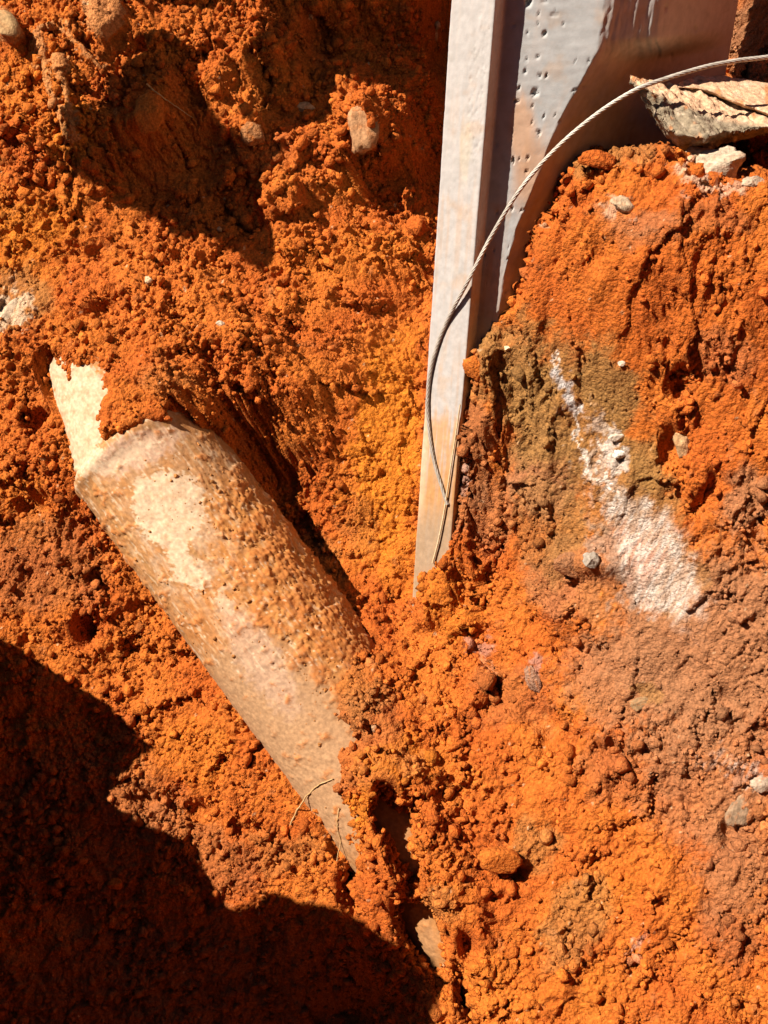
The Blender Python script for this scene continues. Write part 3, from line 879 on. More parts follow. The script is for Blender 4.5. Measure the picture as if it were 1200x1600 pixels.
def post():
    # levels along the post, from below the soil to above the frame
    zz = np.concatenate([np.arange(-.35, -.02, .02), np.arange(-.02, LEN + .06, .0022), np.arange(LEN + .06, LEN + .9, .03)])
    nz = len(zz)
    # picture row of each level, for the outline of the cast recess
    ctr = PB[None] + AXP[None] * zz[:, None]
    _, rowy = proj(ctr + np.array([.1, 0, 0]))
    f = [np.tile(v, (nz, 1)) for v in full]
    # recess: the web's edge swings left as it goes down
    yv = np.clip(rowy, -400, 900)
    edge_x = np.interp(yv, [-400, 40, 75, 110, 150, 190, 230, 280, 350, 430, 900], [946, 946, 943, 930, 910, 893, 880, 866, 842, 828, 815])
    tt = (edge_x - 789) / (946 - 789)
    P2, P3, P5 = full[2], full[3], full[5]
    e3 = P2 + (P3 - P2) * tt[:, None]
    f[3] = e3
    # half lit swelling only in the upper part
    g = sstep(100, 55, rowy)[:, None]
    mid = e3 + (P5 - e3) * .45 + np.array([.004, .006])
    f[4] = mid * (1 - g) + full[4] * g
    back = [P5 + np.array([.02, .09]), np.array([.06, .26]), np.array([-.02, .12])]
    pts = f + [np.tile(b, (nz, 1)) for b in back]
    names = [0, 1, 2, 3, 4, 5, 6, 7]
    seg_n = [46, 14, 76, 46, 60, 8, 10, 10]
    cols = []; segid = []; par = []
    for i in range(8):
        a_, b_ = pts[i], pts[(i + 1) % 8]
        for k in range(seg_n[i]):
            t = k / seg_n[i]
            cols.append(a_ * (1 - t) + b_ * t); segid.append(i); par.append(t)
    XY = np.stack(cols, 1)
    # soften arrises a little
    for _ in range(2):
        XY = .5 * XY + .25 * (np.roll(XY, 1, 1) + np.roll(XY, -1, 1))
    segid = np.array(segid)[None, :] + np.zeros((nz, 1), int); par = np.array(par)[None, :] + np.zeros((nz, 1))
    Pp = ctr[:, None, :] + XY[..., 0:1] * RIGHT + XY[..., 1:2] * np.array([0, 1.0, 0])
    nn = -grid_normals(Pp)
    # make sure normals point outwards
    mid_c = Pp.mean(1, keepdims=True)
    sgn = np.sign(((Pp - mid_c) * nn).sum(-1, keepdims=True).mean())
    nn = nn * sgn
    px_, py_ = proj(Pp)
    arc = np.concatenate([[0], np.cumsum(np.linalg.norm(np.diff(XY[nz // 2], axis=0), axis=1))])[None, :] * 1000 + 0 * px_
    zm = zz[:, None] * 1000 + 0 * px_
    d = .0007 * fbm(arc / 40, zm / 90, 301, 3) + .0003 * fbm(arc / 6, zm / 6, 302, 2)
    web = (segid == 2)
    # bug holes
    hqx = px_ + 3.2 * fbm(px_ / 6, py_ / 6, 331, 3); hqy = py_ + 3.2 * fbm(px_ / 6, py_ / 6, 332, 3)
    for (hx, hy, rx, ry, dp) in [(825, 3, 9, 9, .006), (851, 52, 6, 6, .005), (842, 22, 4, 4, .003), (840, 36, 3, 4, .003), (824, 52, 2.5, 3, .003), (879, 38, 4, 2.5, .003), (866, 18, 4, 2, .002), (836, 146, 10, 7, .005), (808, 158, 9, 3, .004),
                                 (821, 112, 4, 5, .004), (843, 118, 5, 2.5, .003), (854, 119, 4, 4, .004), (811, 138, 4, 4, .003), (823, 94, 3, 3, .003), (840, 88, 4, 3, .003), (832, 166, 4, 3, .003), (850, 182, 3, 6, .003), (831, 190, 4, 3, .003),
                                 (843, 209, 5, 4, .004), (802, 250, 4, 7, .006), (824, 247, 5, 4, .004), (811, 248, 3, 3, .003), (823, 268, 4, 4, .003), (898, 140, 6, 4, .003), (912, 135, 6, 3, .003), (818, 53, 2, 2, .002), (898, 94, 2, 5, .002), (920, 95, 3, 8, .002),
                                 (765, 46, 2, 2, .002), (757, 119, 2, 2, .002), (735, 158, 3, 2, .002), (875, 190, 3, 5, .002), (816, 328, 3, 3, .003), (800, 326, 3, 3, .003), (790, 455, 4, 2, .003), (868, 178, 2, 3, .002), (1040, 15, 2.5, 9, .004), (1087, 45, 2.5, 9, .004), (1050, 90, 2, 8, .003), (1062, 62, 2, 4, .003), (795, 330, 3, 2, .003)]:
        d -= dp * .75 * sstep(.25, .7, np.exp(-((hqx - hx) / (rx * .7)) ** 2 - ((hqy - hy) / (ry * .7)) ** 2)) * (segid != 6)
    w = worley(arc / 13, zm / 13, 303)
    d -= .0016 * sstep(.11, .04, w[0]) * (w[2] < .3) * (web | (segid == 3))
    w = worley(arc / 5, zm / 5, 304)
    pitty = sstep(.2, .6, blob(px_, py_, 745, 150, 16, 130, 4))
    d -= .0010 * sstep(.3, .1, w[0]) * (w[2] < .6) * pitty
    d += .0020 * fbm(arc / 16, zm / 30, 305, 4) * (segid == 3)
    Pp = Pp + nn * d[..., None]
    c = np.zeros(Pp.shape)
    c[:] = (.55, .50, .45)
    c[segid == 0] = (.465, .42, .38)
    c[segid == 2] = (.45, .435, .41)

    def mixc(col, k):
        nonlocal c
        c = c + (np.asarray(col) - c) * np.clip(k, 0, 1)[..., None]
    fx = px_ + 6 * fbm(px_ / 12, py_ / 60, 306, 3); fy = py_ + 14 * fbm(px_ / 10, py_ / 30, 307, 3)
    st = fbm(arc / 5, zm / 90, 308, 4)
    mixc((.52, .44, .38), .5 * sstep(.0, .5, st))
    mixc((.62, .34, .18), .75 * sstep(.25, .8, blob(fx, fy, 815, 205, 24, 70, 3)))
    mixc((.52, .27, .13), .7 * sstep(.2, .8, blob(fx, fy, 832, 275, 30, 70, 12)) * web)
    mixc((.50, .30, .17), .35 * sstep(.0, .45, fbm(arc / 9, zm / 120, 333, 4)) * sstep(60, 260, py_))
    mixc((.40, .36, .31), .4 * sstep(.1, .5, fbm(px_ / 26, py_ / 26, 334, 4)))
    mixc((.55, .44, .28), .4 * sstep(.2, .8, blob(fx, fy, 727, 240, 9, 60, 3)))
    mixc((.48, .30, .18), .45 * sstep(20, 200, fy) * (segid >= 3))
    mixc((.46, .30, .20), .5 * sstep(380, 520, fy) * ((segid == 1) | (segid == 2)))
    # mud from the soil line up
    mk = sstep(632, 668, fy + 26 * fbm(px_ / 5, py_ / 60, 309, 3))
    mixc((.55, .29, .12), .85 * mk * sstep(-.35, .1, st))
    mixc((.50, .24, .08), .7 * sstep(690, 760, fy))
    mixc((.36, .26, .17), .75 * sstep(770, 830, fy))
    mixc((.68, .47, .29), .7 * sstep(12, 3, np.abs(px_ - (668 - (py_ - 600) * .07)) ) * sstep(600, 660, py_) * sstep(830, 770, py_))
    grime = fbm(px_ / 4, py_ / 4, 310, 2)
    mixc((.5, .3, .16), .35 * sstep(.2, .5, fbm(px_ / 60, py_ / 60, 311, 4)))
    c = np.clip(c * (1 + .06 * grime)[..., None], .02, .85)
    F = grid_faces(nz, XY.shape[1], wrap=True)
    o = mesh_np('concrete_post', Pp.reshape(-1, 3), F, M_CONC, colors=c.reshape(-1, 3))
    tag(o, 'pale grey precast concrete post with recessed side standing upright in the clay', 'post')
    return Pp


POSTP = post()
pp = POSTP.reshape(-1, 3)
ppx, ppy = proj(pp); ppd = -(pp - CAM) @ TOW


def post_depth(px, py, r=5):
    m_ = (np.abs(ppx - px) < r) & (np.abs(ppy - py) < r)
    return ppd[m_].min() if m_.any() else None


# ------------------------------------------------------------------ swept tubes, rocks
def smooth_path(pts, n):
    P = np.array(pts, float)
    d = np.concatenate([[0], np.cumsum(np.linalg.norm(np.diff(P, axis=0), axis=1))])
    # Catmull-Rom
    Q = np.concatenate([[2 * P[0] - P[1]], P, [2 * P[-1] - P[-2]]])
    out = []
    tt = np.linspace(0, d[-1], n)
    for t in tt:
        i = min(np.searchsorted(d, t, 'right') - 1, len(P) - 2)
        u = (t - d[i]) / (d[i + 1] - d[i])
        p0, p1, p2, p3 = Q[i], Q[i + 1], Q[i + 2], Q[i + 3]
        out.append(.5 * (2 * p1 + (p2 - p0) * u + (2 * p0 - 5 * p1 + 4 * p2 - p3) * u ** 2 + (3 * p1 - p0 - 3 * p2 + p3) * u ** 3))
    return np.array(out)


def frames(C):
    T = np.gradient(C, axis=0); T /= np.linalg.norm(T, axis=1)[:, None]
    e = np.cross(T[0], [0.3, .2, 1]); e /= np.linalg.norm(e)
    E1 = []
    for t in T:
        e = e - (e @ t) * t; e /= np.linalg.norm(e); E1.append(e)
    E1 = np.array(E1)
    return T, E1, np.cross(T, E1)


def sweep(C, rad, na=6):
    T, E1, E2 = frames(C)
    a = np.linspace(0, 2 * np.pi, na, endpoint=False)
    rad = np.broadcast_to(rad, (len(C),))
    return C[:, None] + rad[:, None, None] * (np.cos(a)[None, :, None] * E1[:, None] + np.sin(a)[None, :, None] * E2[:, None])


def cable():
    path = [(1290, 75), (1200, 89), (1150, 95), (1100, 105), (1040, 123), (990, 142), (930, 180), (870, 231), (815, 293), (770, 365), (733, 436), (697, 505), (677, 560), (669, 610), (669, 655), (677, 715), (690, 760), (699, 788)]
    pts = []
    slab_d = SLAB_D
    for (px, py) in path:
        if px > 985:
            d = slab_d - .03 + max(0, (px - 1040)) * .00012
        else:
            pd = post_depth(px, py, 2.6) or slab_d
            pd_l = post_depth(740, 430)
            if py < 440:
                t = (py - 142) / (440 - 142)
                d = (slab_d - .03) * (1 - t) + (post_depth(733, 437, 2.6) - .002) * t
                d = min(d, pd - .006)
            else:
                d = pd - .0012
            if py > 750: d = pd - .001
        pts.append(at(np.array(px), np.array(py), np.array(d)))
    C = smooth_path(pts, 420)
    T, E1, E2 = frames(C)
    ln = np.concatenate([[0], np.cumsum(np.linalg.norm(np.diff(C, axis=0), axis=1))])
    root = empty('steel_cable', C[-1])
    tag(root, 'thin twisted steel cable curving over the post and the broken slab', 'cable')
    r = .0015
    k = 6
    for i in range(k):
        ph = 2 * np.pi * i / k + ln * 2 * np.pi / .040
        S = C + r * (np.cos(ph)[:, None] * E1 + np.sin(ph)[:, None] * E2)
        G = sweep(S, .00098, 6)
        mesh_np('strand', G.reshape(-1, 3) - C[-1], grid_faces(*G.shape[:2], wrap=True), M_STEEL, root)
    G = sweep(C, .0013, 6)
    mesh_np('core_wire', G.reshape(-1, 3) - C[-1], grid_faces(*G.shape[:2], wrap=True), M_STEEL, root)


# slab: rows of picture points with depth steps, lofted and broken up
SLAB_D = post_depth(960, 150) - .045


def poly_path(pts, n):
    P = np.array(pts, float)
    d = np.concatenate([[0], np.cumsum(np.linalg.norm(np.diff(P, axis=0), axis=1))])
    t = np.linspace(0, d[-1], n)
    return np.stack([np.interp(t, d, P[:, k]) for k in range(3)], 1)


def loft(name, rows, n_along, n_between, mat, colf, noise, parent=None, origin=np.zeros(3), seed=0):
    R_ = []
    for row in rows:
        R_.append(poly_path([at(np.array(float(a)), np.array(float(b)), np.array(float(c))) for a, b, c in row], n_along))
    R_ = np.array(R_)
    out = []
    m_ = len(R_)
    for i in range(m_):
        a, b = R_[i], R_[(i + 1) % m_]
        for k in range(n_between):
            out.append(a + (b - a) * k / n_between)
    G = np.array(out)
    G = np.concatenate([G, G[:1]], 0)
    nn = grid_normals(G)
    cen = G.reshape(-1, 3).mean(0)
    if ((G - cen) * nn).sum() < 0: nn = -nn
    q = G * 1000
    d1 = fbm(q[..., 0] / 30 + q[..., 1] / 47, q[..., 2] / 30 - q[..., 1] / 40, 401 + seed, 4) * noise
    d2 = (clods(q[..., 0] / 9 + q[..., 1] / 15, q[..., 2] / 9 - q[..., 1] / 15, 402 + seed, .6) - .3) * noise * .2 + .6 * noise * fbm(q[..., 0] / 11 + q[..., 1] / 23, q[..., 2] / 11 + q[..., 1] / 13, 403 + seed, 5, .65)
    G = G + nn * (d1 + d2)[..., None]
    px_, py_ = proj(G)
    c = colf(px_, py_, nn)
    nr, nc = G.shape[:2]
    F = grid_faces(nr, nc)
    # end caps
    V = np.concatenate([G.reshape(-1, 3), G[:-1, 0].mean(0)[None], G[:-1, -1].mean(0)[None]])
    c = np.concatenate([c.reshape(-1, 3), c[0, 0][None], c[0, -1][None]])
    caps = []
    for i in range(nr - 1):
        caps.append([i * nc, (i + 1) * nc, nr * nc, nr * nc]); caps.append([(i + 1) * nc + nc - 1, i * nc + nc - 1, nr * nc + 1, nr * nc + 1])
    tris = np.array([[a[0], a[1], a[2]] for a in caps])
    T3 = np.concatenate([F[:, [0, 1, 2]], F[:, [0, 2, 3]], tris])
    return mesh_np(name, V - origin, T3, mat, parent, c, smooth=True)


def slab_col(px, py, nn):
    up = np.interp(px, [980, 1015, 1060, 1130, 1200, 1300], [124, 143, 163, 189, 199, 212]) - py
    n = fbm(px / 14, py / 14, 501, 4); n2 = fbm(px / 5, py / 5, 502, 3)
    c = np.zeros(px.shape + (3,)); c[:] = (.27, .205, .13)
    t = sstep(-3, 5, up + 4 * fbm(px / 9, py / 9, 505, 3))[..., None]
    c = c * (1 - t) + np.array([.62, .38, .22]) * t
    k = sstep(.1, .5, n)[..., None] * .6
    c = c * (1 - k) + np.array([.72, .55, .38]) * k
    k = (sstep(.2, .5, n2) * .5)[..., None]
    c = c * (1 - k) + np.array([.20, .13, .07]) * k
    k = sstep(.25, .45, fbm(px / 22, py / 22, 503, 3))[..., None] * .8
    return c * (1 - k) + np.array([.48, .17, .05]) * k


def slab():
    D = SLAB_D
    o0 = at(np.array(1100.0), np.array(235.0), np.array(D))
    root = empty('concrete_slab', o0)
    tag(root, 'broken slab of old concrete jutting over the bank beside the post', 'slab')
    rows = [
        [(984, 120, D - .012), (1010, 124, D + .01), (1062, 132, D + .04), (1120, 130, D + .06), (1160, 136, D + .07), (1220, 144, D + .075), (1300, 157, D + .08)],
        [(985, 124, D - .015), (1008, 138, D - .02), (1050, 160, D - .01), (1100, 180, D - .005), (1140, 194, D), (1210, 199, D + .005), (1300, 212, D + .01)],
        [(990, 131, D - .005), (1024, 170, D - .014), (1046, 204, D - .022), (1090, 216, D - .032), (1136, 208, D - .015), (1210, 204, D + .02), (1300, 218, D + .02)],
        [(992, 131, D + .01), (1034, 198, D + .01), (1062, 226, D + .01), (1100, 237, D + .0), (1134, 222, D + .02), (1210, 205, D + .05), (1300, 222, D + .05)],
        [(995, 128, D + .03), (1040, 190, D + .10), (1070, 205, D + .14), (1105, 205, D + .2), (1140, 196, D + .22), (1210, 185, D + .25), (1300, 200, D + .25)]]
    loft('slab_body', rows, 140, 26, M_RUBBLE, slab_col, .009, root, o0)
    rows = [
        [(1060, 129, D + .03), (1085, 120, D + .045), (1130, 117, D + .055), (1160, 123, D + .06), (1220, 131, D + .065), (1300, 150, D + .07)],
        [(1058, 137, D + .028), (1085, 137, D + .030), (1118, 145, D + .030), (1150, 159, D + .022), (1205, 179, D + .010), (1300, 194, D + .005)],
        [(1060, 141, D + .04), (1085, 142, D + .045), (1118, 150, D + .04), (1150, 164, D + .03), (1205, 184, D + .02), (1300, 200, D + .015)],
        [(1064, 136, D + .05), (1085, 130, D + .07), (1130, 128, D + .09), (1160, 134, D + .10), (1220, 142, D + .11), (1300, 158, D + .12)]]
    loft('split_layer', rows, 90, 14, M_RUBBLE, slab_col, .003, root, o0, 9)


slab()
cable()


def ico(sub):
    import bmesh
    bm = bmesh.new(); bmesh.ops.create_icosphere(bm, subdivisions=sub, radius=1)
    V = np.array([v.co[:] for v in bm.verts]); F = np.array([[v.index for v in f.verts] for f in bm.faces]); bm.free()
    return V, F


ICO4 = ico(4 + 1 - 1)
ICO1 = ico(1)


def p3(v, s, seed):
    return fbm(v[:, 0] * s + v[:, 2] * .7 * s, v[:, 1] * s - v[:, 2] * .6 * s + seed, seed, 4)


def rock(name, label, cat, px, py, wpx, hpx, rot, col, seed, group=None, sink=.35, flat=.7, rough=.34, facet=9, mat=None, depth=None, dirt=.35):
    """an angular lump: a sphere cut by random planes, roughened; w,h are its size as seen"""
    rng = np.random.default_rng(seed)
    V, F = ICO4
    v = V.copy()
    for _ in range(facet):
        d = rng.normal(size=3); d /= np.linalg.norm(d)
        t = rng.uniform(.5, .82)
        k = v @ d
        v = np.where((k > t)[:, None], v - (k - t)[:, None] * d * .92, v)
    v = v * (1 + rough * p3(V, 1.3, seed) + rough * .35 * p3(V, 4, seed + 3) + rough * .30 * p3(V, 11, seed + 5))[:, None]
    g, n, d = ground_at(px, py, 5)
    if depth is not None:
        g = at(np.array(float(px)), np.array(float(py)), np.array(depth)); d = depth
    sc = d / FPX
    w, h_ = wpx * .5 * sc, hpx * .5 * sc
    a = math.radians(rot)
    e1 = math.cos(a) * RIGHT - math.sin(a) * UP; e2 = math.sin(a) * RIGHT + math.cos(a) * UP
    th = flat * min(w, h_)
    P = v[:, :1] * w * e1 + v[:, 1:2] * h_ * e2 + v[:, 2:3] * th * TOW
    cen = g + TOW * th * (1 - 2 * sink) * .5
    c = np.zeros(v.shape); c[:] = col
    k = sstep(.0, .5, p3(V, 2.2, seed + 9))[:, None] * dirt
    c = c * (1 - k) + ORANGE * k
    c = np.clip(c * (1 + .35 * p3(V, 7, seed + 11))[:, None], .01, .85)
    o = mesh_np(name, P, F, mat or M_RUBBLE, colors=c)
    o.location = cen
    tag(o, label, cat, group)
    return o


GREY = (.36, .26, .17); PALE = (.48, .33, .20); WHITE = (.60, .46, .32); CLAY = tuple(ORANGE); TANR = (.46, .26, .13)
rock('stone', 'flat tan stone set in the sunlit clod left of the post', 'stone', 566, 200, 60, 96, 18, (.40, .20, .09), 1, flat=.5, dirt=.7)
rock('pebble', 'small tan pebble in the dark shadow left of the big clod', 'pebble', 482, 168, 34, 18, 5, (.5, .28, .14), 2, sink=.2)
rock('stone', 'greyish lump at the lower tip of the clod in the dark hollow', 'stone', 397, 203, 38, 44, 20, (.34, .14, .05), 3, dirt=.7, mat=M_SOIL, sink=.45)
rock('stone', 'pale smooth stone in the top left corner', 'stone', 10, 38, 62, 40, 42, (.42, .25, .11), 4, flat=.6, facet=10, rough=.1, dirt=.2)
rock('stone', 'chalky white stone half buried at the left edge above the pipe', 'stone', 10, 488, 34, 84, 38, (.58, .42, .27), 5, flat=.4, dirt=.3, sink=.55)
rock('pebble', 'grey pebble left of the white lime smear', 'pebble', 926, 871, 26, 28, 10, (.36, .29, .22), 6, sink=.2, dirt=.1)
rock('stone', 'upright tan stone beside a dark crack in the right bank', 'stone', 1060, 702, 26, 50, -8, (.42, .24, .11), 7, flat=.9, sink=.2)
rock('lime_lump', 'bright white lime lump at the head of the lime smear', 'lime lump', 962, 712, 24, 17, -15, (.82, .72, .6), 8, dirt=.05)
rock('lime_lump', 'small grey white lump above the bright lime lump', 'lime lump', 960, 688, 30, 14, -8, (.6, .48, .36), 9, dirt=.2)
rock('stone', 'pale rubble stone on the bank below the concrete slab', 'stone', 967, 326, 40, 28, 10, PALE, 10, dirt=.35)
rock('concrete_fragment', 'whitish concrete fragment under the broken slab', 'rubble', 1120, 262, 84, 66, -14, (.50, .38, .26), 11, sink=.2, dirt=.3, depth=SLAB_D - .01)
rock('concrete_fragment', 'tan concrete fragment wedged between the slab and the whitish fragment', 'rubble', 1098, 242, 56, 36, 10, (.42, .28, .16), 12, sink=.3, dirt=.2, depth=SLAB_D - .0)
rock('concrete_fragment', 'little white chip right of the whitish fragment', 'rubble', 1175, 281, 40, 24, 0, (.46, .34, .23), 13, sink=.3, dirt=.5)
rock('clod', 'rounded orange clod with a shadow beneath on the lower bank', 'clod', 785, 1345, 66, 44, 8, CLAY, 14, mat=M_SOIL, rough=.3, facet=3, sink=.25)
rock('clod', 'orange clod leaning on the right edge of the post', 'clod', 738, 570, 46, 42, -10, CLAY, 15, mat=M_SOIL, rough=.35, facet=3, sink=.2)
rock('clod', 'reddish clod against the left edge of the post', 'clod', 650, 350, 34, 32, 0, tuple(REDOR), 16, mat=M_SOIL, rough=.35, facet=3, sink=.2)
rock('clod', 'small sunlit clod left of the pipe near the shadow edge', 'clod', 216, 1112, 30, 20, 10, CLAY, 17, mat=M_SOIL, rough=.3, facet=4, sink=.2)
rock('clod', 'mauve clay lump above a short crack left of the lime smear', 'clod', 888, 888, 56, 40, 10, tuple(MAUVE), 18, mat=M_SOIL, rough=.3, facet=6, sink=.4, flat=.6)
rock('stone', 'flat greyish stone flush in the brown soil of the right bank', 'stone', 997, 1096, 36, 26, -8, (.32, .19, .09), 19, flat=.35, sink=.5, dirt=.5)
rock('stone', 'grey stone at the right edge of the lower bank', 'stone', 1150, 1272, 40, 62, 6, (.30, .19, .11), 20, flat=.4, sink=.5, dirt=.5)
rock('stone', 'white speckled stone at the far right edge', 'stone', 1188, 1222, 40, 30, 0, (.44, .32, .22), 21, flat=.5, sink=.5, dirt=.6)
rock('pebble', 'small white pebble in the soil above the pipe', 'pebble', 340, 502, 14, 10, 10, WHITE, 22, dirt=.05, sink=.1)
rock('pebble', 'tiny pale pebble just right of the post foot crack', 'pebble', 789, 540, 11, 11, 0, (.75, .6, .36), 23, dirt=.05, sink=.1)
rock('pebble', 'white pebble on the bank above the olive soil', 'pebble', 968, 573, 13, 9, 0, (.7, .55, .4), 24, dirt=.05, sink=.1)
rock('clod', 'dull red clod lying in the deep lower left shadow', 'clod', 180, 1382, 26, 18, 0, tuple(ORANGE), 25, mat=M_SOIL, rough=.3, facet=4, sink=.1)
rock('clod', 'grey mauve lump on the ridge between pipe and bank', 'clod', 832, 1066, 26, 48, -20, (.34, .18, .11), 26, rough=.35, facet=5, sink=.55, flat=.5, dirt=.6, mat=M_SOIL)
rock('clod', 'orange crumbling clod on the bank top beside the post', 'clod', 940, 250, 70, 34, 4, tuple(REDOR), 27, mat=M_SOIL, rough=.35, facet=3, sink=.3)
rock('pebble', 'pale pebble in the clods above the pipe crown', 'pebble', 236, 442, 14, 14, 0, (.66, .46, .26), 28, dirt=.1, sink=.1)
rock('clod', 'red brown clod in front of the dark hollow of the far wall', 'clod', 232, 188, 50, 72, 15, tuple(ORANGE), 29, mat=M_SOIL, rough=.4, facet=4, sink=.3)


def root_strand(name, label, pts, rad, mat=M_ROOT, cat='root', group=None, lift=.002):
    P = [ground_or_pipe(a, b) + TOW * lift for a, b in pts]
    C = smooth_path(P, 50)
    nz = np.stack([fbm(np.arange(50) / 5.0, np.full(50, s_ + .5), 601, 3) for s_ in (1, 2, 3)], 1) * .0018
    C = C + nz
    r = rad * np.linspace(1, .5, 50)
    G = sweep(C, r, 6)
    o = mesh_np(name, G.reshape(-1, 3) - C[0], grid_faces(*G.shape[:2], wrap=True), mat)
    o.location = C[0]
    tag(o, label, cat, group)


def ground_or_pipe(px, py):
    g, n, d = ground_at(px, py, 3)
    hpx, sx = ray_cyl(np.array([float(px)]), np.array([float(py)]), A0, AX, RAD)
    if hpx[0] > -5 and sx[0] > SOCK:
        q = on_h(np.array([float(px)]), np.array([float(py)]), hpx)[0]
        dq = -(q - CAM) @ TOW
        if dq < d: return q
    return g


root_strand('root', 'thin pale root lying across the lower end of the bare pipe', [(452, 1290), (466, 1262), (482, 1240), (498, 1226), (520, 1216)], .0014)
root_strand('root', 'short yellowish root hanging down the bare pipe beside the mud strip', [(531, 1262), (527, 1290), (532, 1315), (528, 1342)], .0013)
root_strand('root', 'white speckled rootlet slanting across the dark upper hollow', [(232, 134), (252, 150), (275, 166), (300, 184)], .0012, lift=.004)

# pale sliver added to draw the post's own bright, scraped lower arris
def edging():
    pts = []
    for px, py in [(719, 632), (712, 680), (703, 740), (694, 800), (685, 845), (676, 880)]:
        d = post_depth(px - 6, py) or post_depth(px - 14, py, 8)
        g, n, gdp = ground_at(px, py, 3)
        pts.append(at(np.array(float(px)), np.array(float(py)), np.array(min(d, gdp) - .0035)))
    C = smooth_path(pts, 40)
    G = sweep(C, .0014 * np.linspace(.7, 1, 40), 5)
    o = mesh_np('arris_strip', G.reshape(-1, 3) - C[-1], grid_faces(*G.shape[:2], wrap=True), M_PALE)
    o.location = C[-1]
    tag(o, 'pale thin sliver standing in for the scraped, muddy lower edge of the post', 'edging')


edging()

# ------------------------------------------------------------------ loose crumbs: too many to count
def crumbs():
    rng = np.random.default_rng(7)
    V0, F0 = ICO1
    nr, nc = UU.shape
    P00 = POS[:-1, :-1]; dU = POS[:-1, 1:] - P00; dV = POS[1:, :-1] - P00
    area = np.linalg.norm(np.cross(dU, dV), axis=-1)
    xx, yy = x[:-1, :-1], y[:-1, :-1]
    inf = (xx > -90) & (xx < 1290) & (yy > -90) & (yy < 1690)
    w = area * inf * np.clip(sample(ROUGH, xf, yf)[:-1, :-1] - .25, .02, 1.2) ** 1.5
    clump = sstep(-.15, .35, fbm(um / 45, vm / 45, 701, 3))[:-1, :-1]
    hj = np.maximum(np.linalg.norm(dU, axis=-1), np.linalg.norm(dV, axis=-1))
    steep = sstep(.003, .008, hj)
    w = np.where(hj < .02, w, 0) * (.25 + clump) * (1 + 1.5 * steep)
    cum = np.cumsum(w.ravel()); cum /= cum[-1]
    N = 33000
    idx = np.searchsorted(cum, rng.random(N))
    i, j = np.unravel_index(idx, w.shape)
    p = P00[i, j] + dU[i, j] * rng.random((N, 1)) + dV[i, j] * rng.random((N, 1))
    n = NOR[i, j]
    r = .0013 * (1 - rng.random(N)) ** (-1 / 2.6)
    r = np.minimum(r * (1 + .8 * steep[i, j]), .0085)
    q, _ = np.linalg.qr(rng.normal(size=(N, 3, 3)))
    v = V0[None] * (1 + .25 * rng.normal(size=(N, 12, 1)).clip(-1.5, 1.5)) * rng.uniform(.6, 1.25, (N, 1, 3))
    v = np.einsum('nij,nkj->nki', q, v) * r[:, None, None]
    v = v + (p + n * (r * .35)[:, None])[:, None]
    F = (F0[None] + (np.arange(N) * 12)[:, None, None]).reshape(-1, 3)
    cc = COLR[i, j] * rng.uniform(.75, 1.3, (N, 1))
    c = np.repeat(np.clip(cc, .004, .85), 12, 0)
    o = mesh_np('soil_crumbs', v.reshape(-1, 3), F, M_SOIL, colors=c, smooth=True)
    tag(o, 'loose orange clay crumbs scattered over the slope', 'crumbs', kind='stuff')


crumbs()


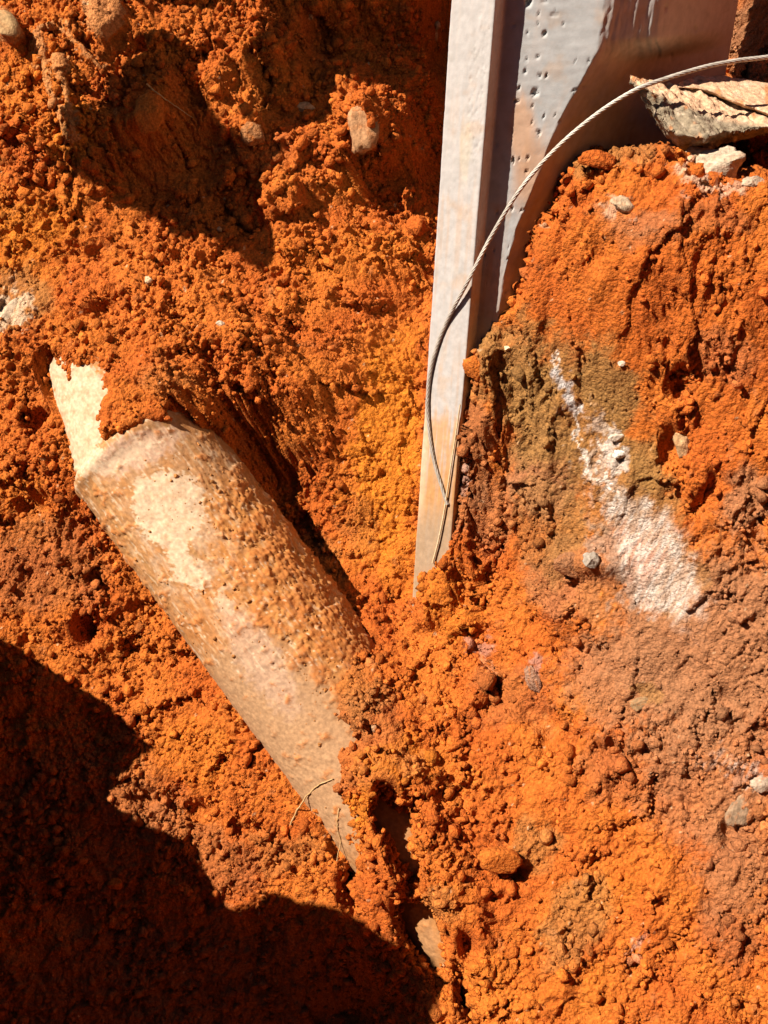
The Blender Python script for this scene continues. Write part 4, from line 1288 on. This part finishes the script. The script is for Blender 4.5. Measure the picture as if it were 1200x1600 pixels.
def face_lumps():
    rng = np.random.default_rng(17)
    V0, F0 = ICO1
    P00 = POS[:-1, :-1]; P01 = POS[:-1, 1:]; P10 = POS[1:, :-1]; P11 = POS[1:, 1:]
    hj = np.maximum(np.linalg.norm(P01 - P00, axis=-1), np.linalg.norm(P10 - P00, axis=-1))
    area = np.linalg.norm(np.cross(P01 - P00, P10 - P00), axis=-1)
    xx, yy = x[:-1, :-1], y[:-1, :-1]
    ok = (xx > -60) & (xx < 1260) & (yy > -80) & (yy < 1660) & (hj > .0045) & (hj < .06) & ~((xx > 610) & (yy < 1000)) & ~((xx > 90) & (xx < 300) & (yy > 540) & (yy < 800)) & ~((xx > 200) & (xx < 640) & (yy > 660) & (yy < 1250))
    w = np.where(ok, area, 0)
    cum = np.cumsum(w.ravel()); tot = cum[-1]; cum /= tot
    N = 5000
    i, j = np.unravel_index(np.searchsorted(cum, rng.random(N)), w.shape)
    a = rng.random((N, 1)); b = rng.random((N, 1))
    p = (P00[i, j] * (1 - a) + P01[i, j] * a) * (1 - b) + (P10[i, j] * (1 - a) + P11[i, j] * a) * b
    r = np.minimum(.0028 * (1 - rng.random(N)) ** (-1 / 2.2), .011)
    q, _ = np.linalg.qr(rng.normal(size=(N, 3, 3)))
    v = V0[None] * (1 + .25 * rng.normal(size=(N, 12, 1)).clip(-1.5, 1.5)) * rng.uniform(.6, 1.25, (N, 1, 3))
    v = np.einsum('nij,nkj->nki', q, v) * r[:, None, None] + p[:, None]
    F = (F0[None] + (np.arange(N) * 12)[:, None, None]).reshape(-1, 3)
    c = np.repeat(np.clip(COLR[i, j] * rng.uniform(.75, 1.3, (N, 1)), .004, .85), 12, 0)
    o = mesh_np('face_lumps', v.reshape(-1, 3), F, M_SOIL, colors=c)
    tag(o, 'crumbling clay lumps on the steep faces of the hollows', 'lumps', kind='stuff')


face_lumps()


def pipe_crumbs():
    """grains of soil stuck to the pipe"""
    rng = np.random.default_rng(9)
    V0, F0 = ICO1
    N = 15000
    xs = rng.uniform(60, 640, N); ys = rng.uniform(560, 1500, N)
    hh, ss = ray_cyl(xs, ys, A0, AX, RAD)
    wgt = .02 + 1.4 * blob(xs, ys, 450, 900, 70, 150, -33) + .8 * blob(xs, ys, 520, 1000, 50, 60, -33) + .5 * blob(xs, ys, 340, 770, 60, 60, -33) + .35 * blob(xs, ys, 260, 950, 30, 100, -33)
    k = (hh > -5) & (ss > SOCK + .02) & (rng.random(N) < wgt)
    p = on_h(xs[k], ys[k], hh[k])
    N = len(p)
    r = np.minimum(.0006 * (1 - rng.random(N)) ** (-1 / 2.4), .0034)
    v = V0[None] * (1 + .25 * rng.normal(size=(N, 12, 1)).clip(-1.5, 1.5)) * r[:, None, None] + p[:, None]
    F = (F0[None] + (np.arange(N) * 12)[:, None, None]).reshape(-1, 3)
    c = np.repeat((np.array([.47, .19, .052]) * rng.uniform(.75, 1.25, (N, 1))), 12, 0)
    o = mesh_np('mud_grains', v.reshape(-1, 3) - A0, F, M_SOIL, pipe, c)
    tag(o, kind='stuff')


pipe_crumbs()
pit_wall()
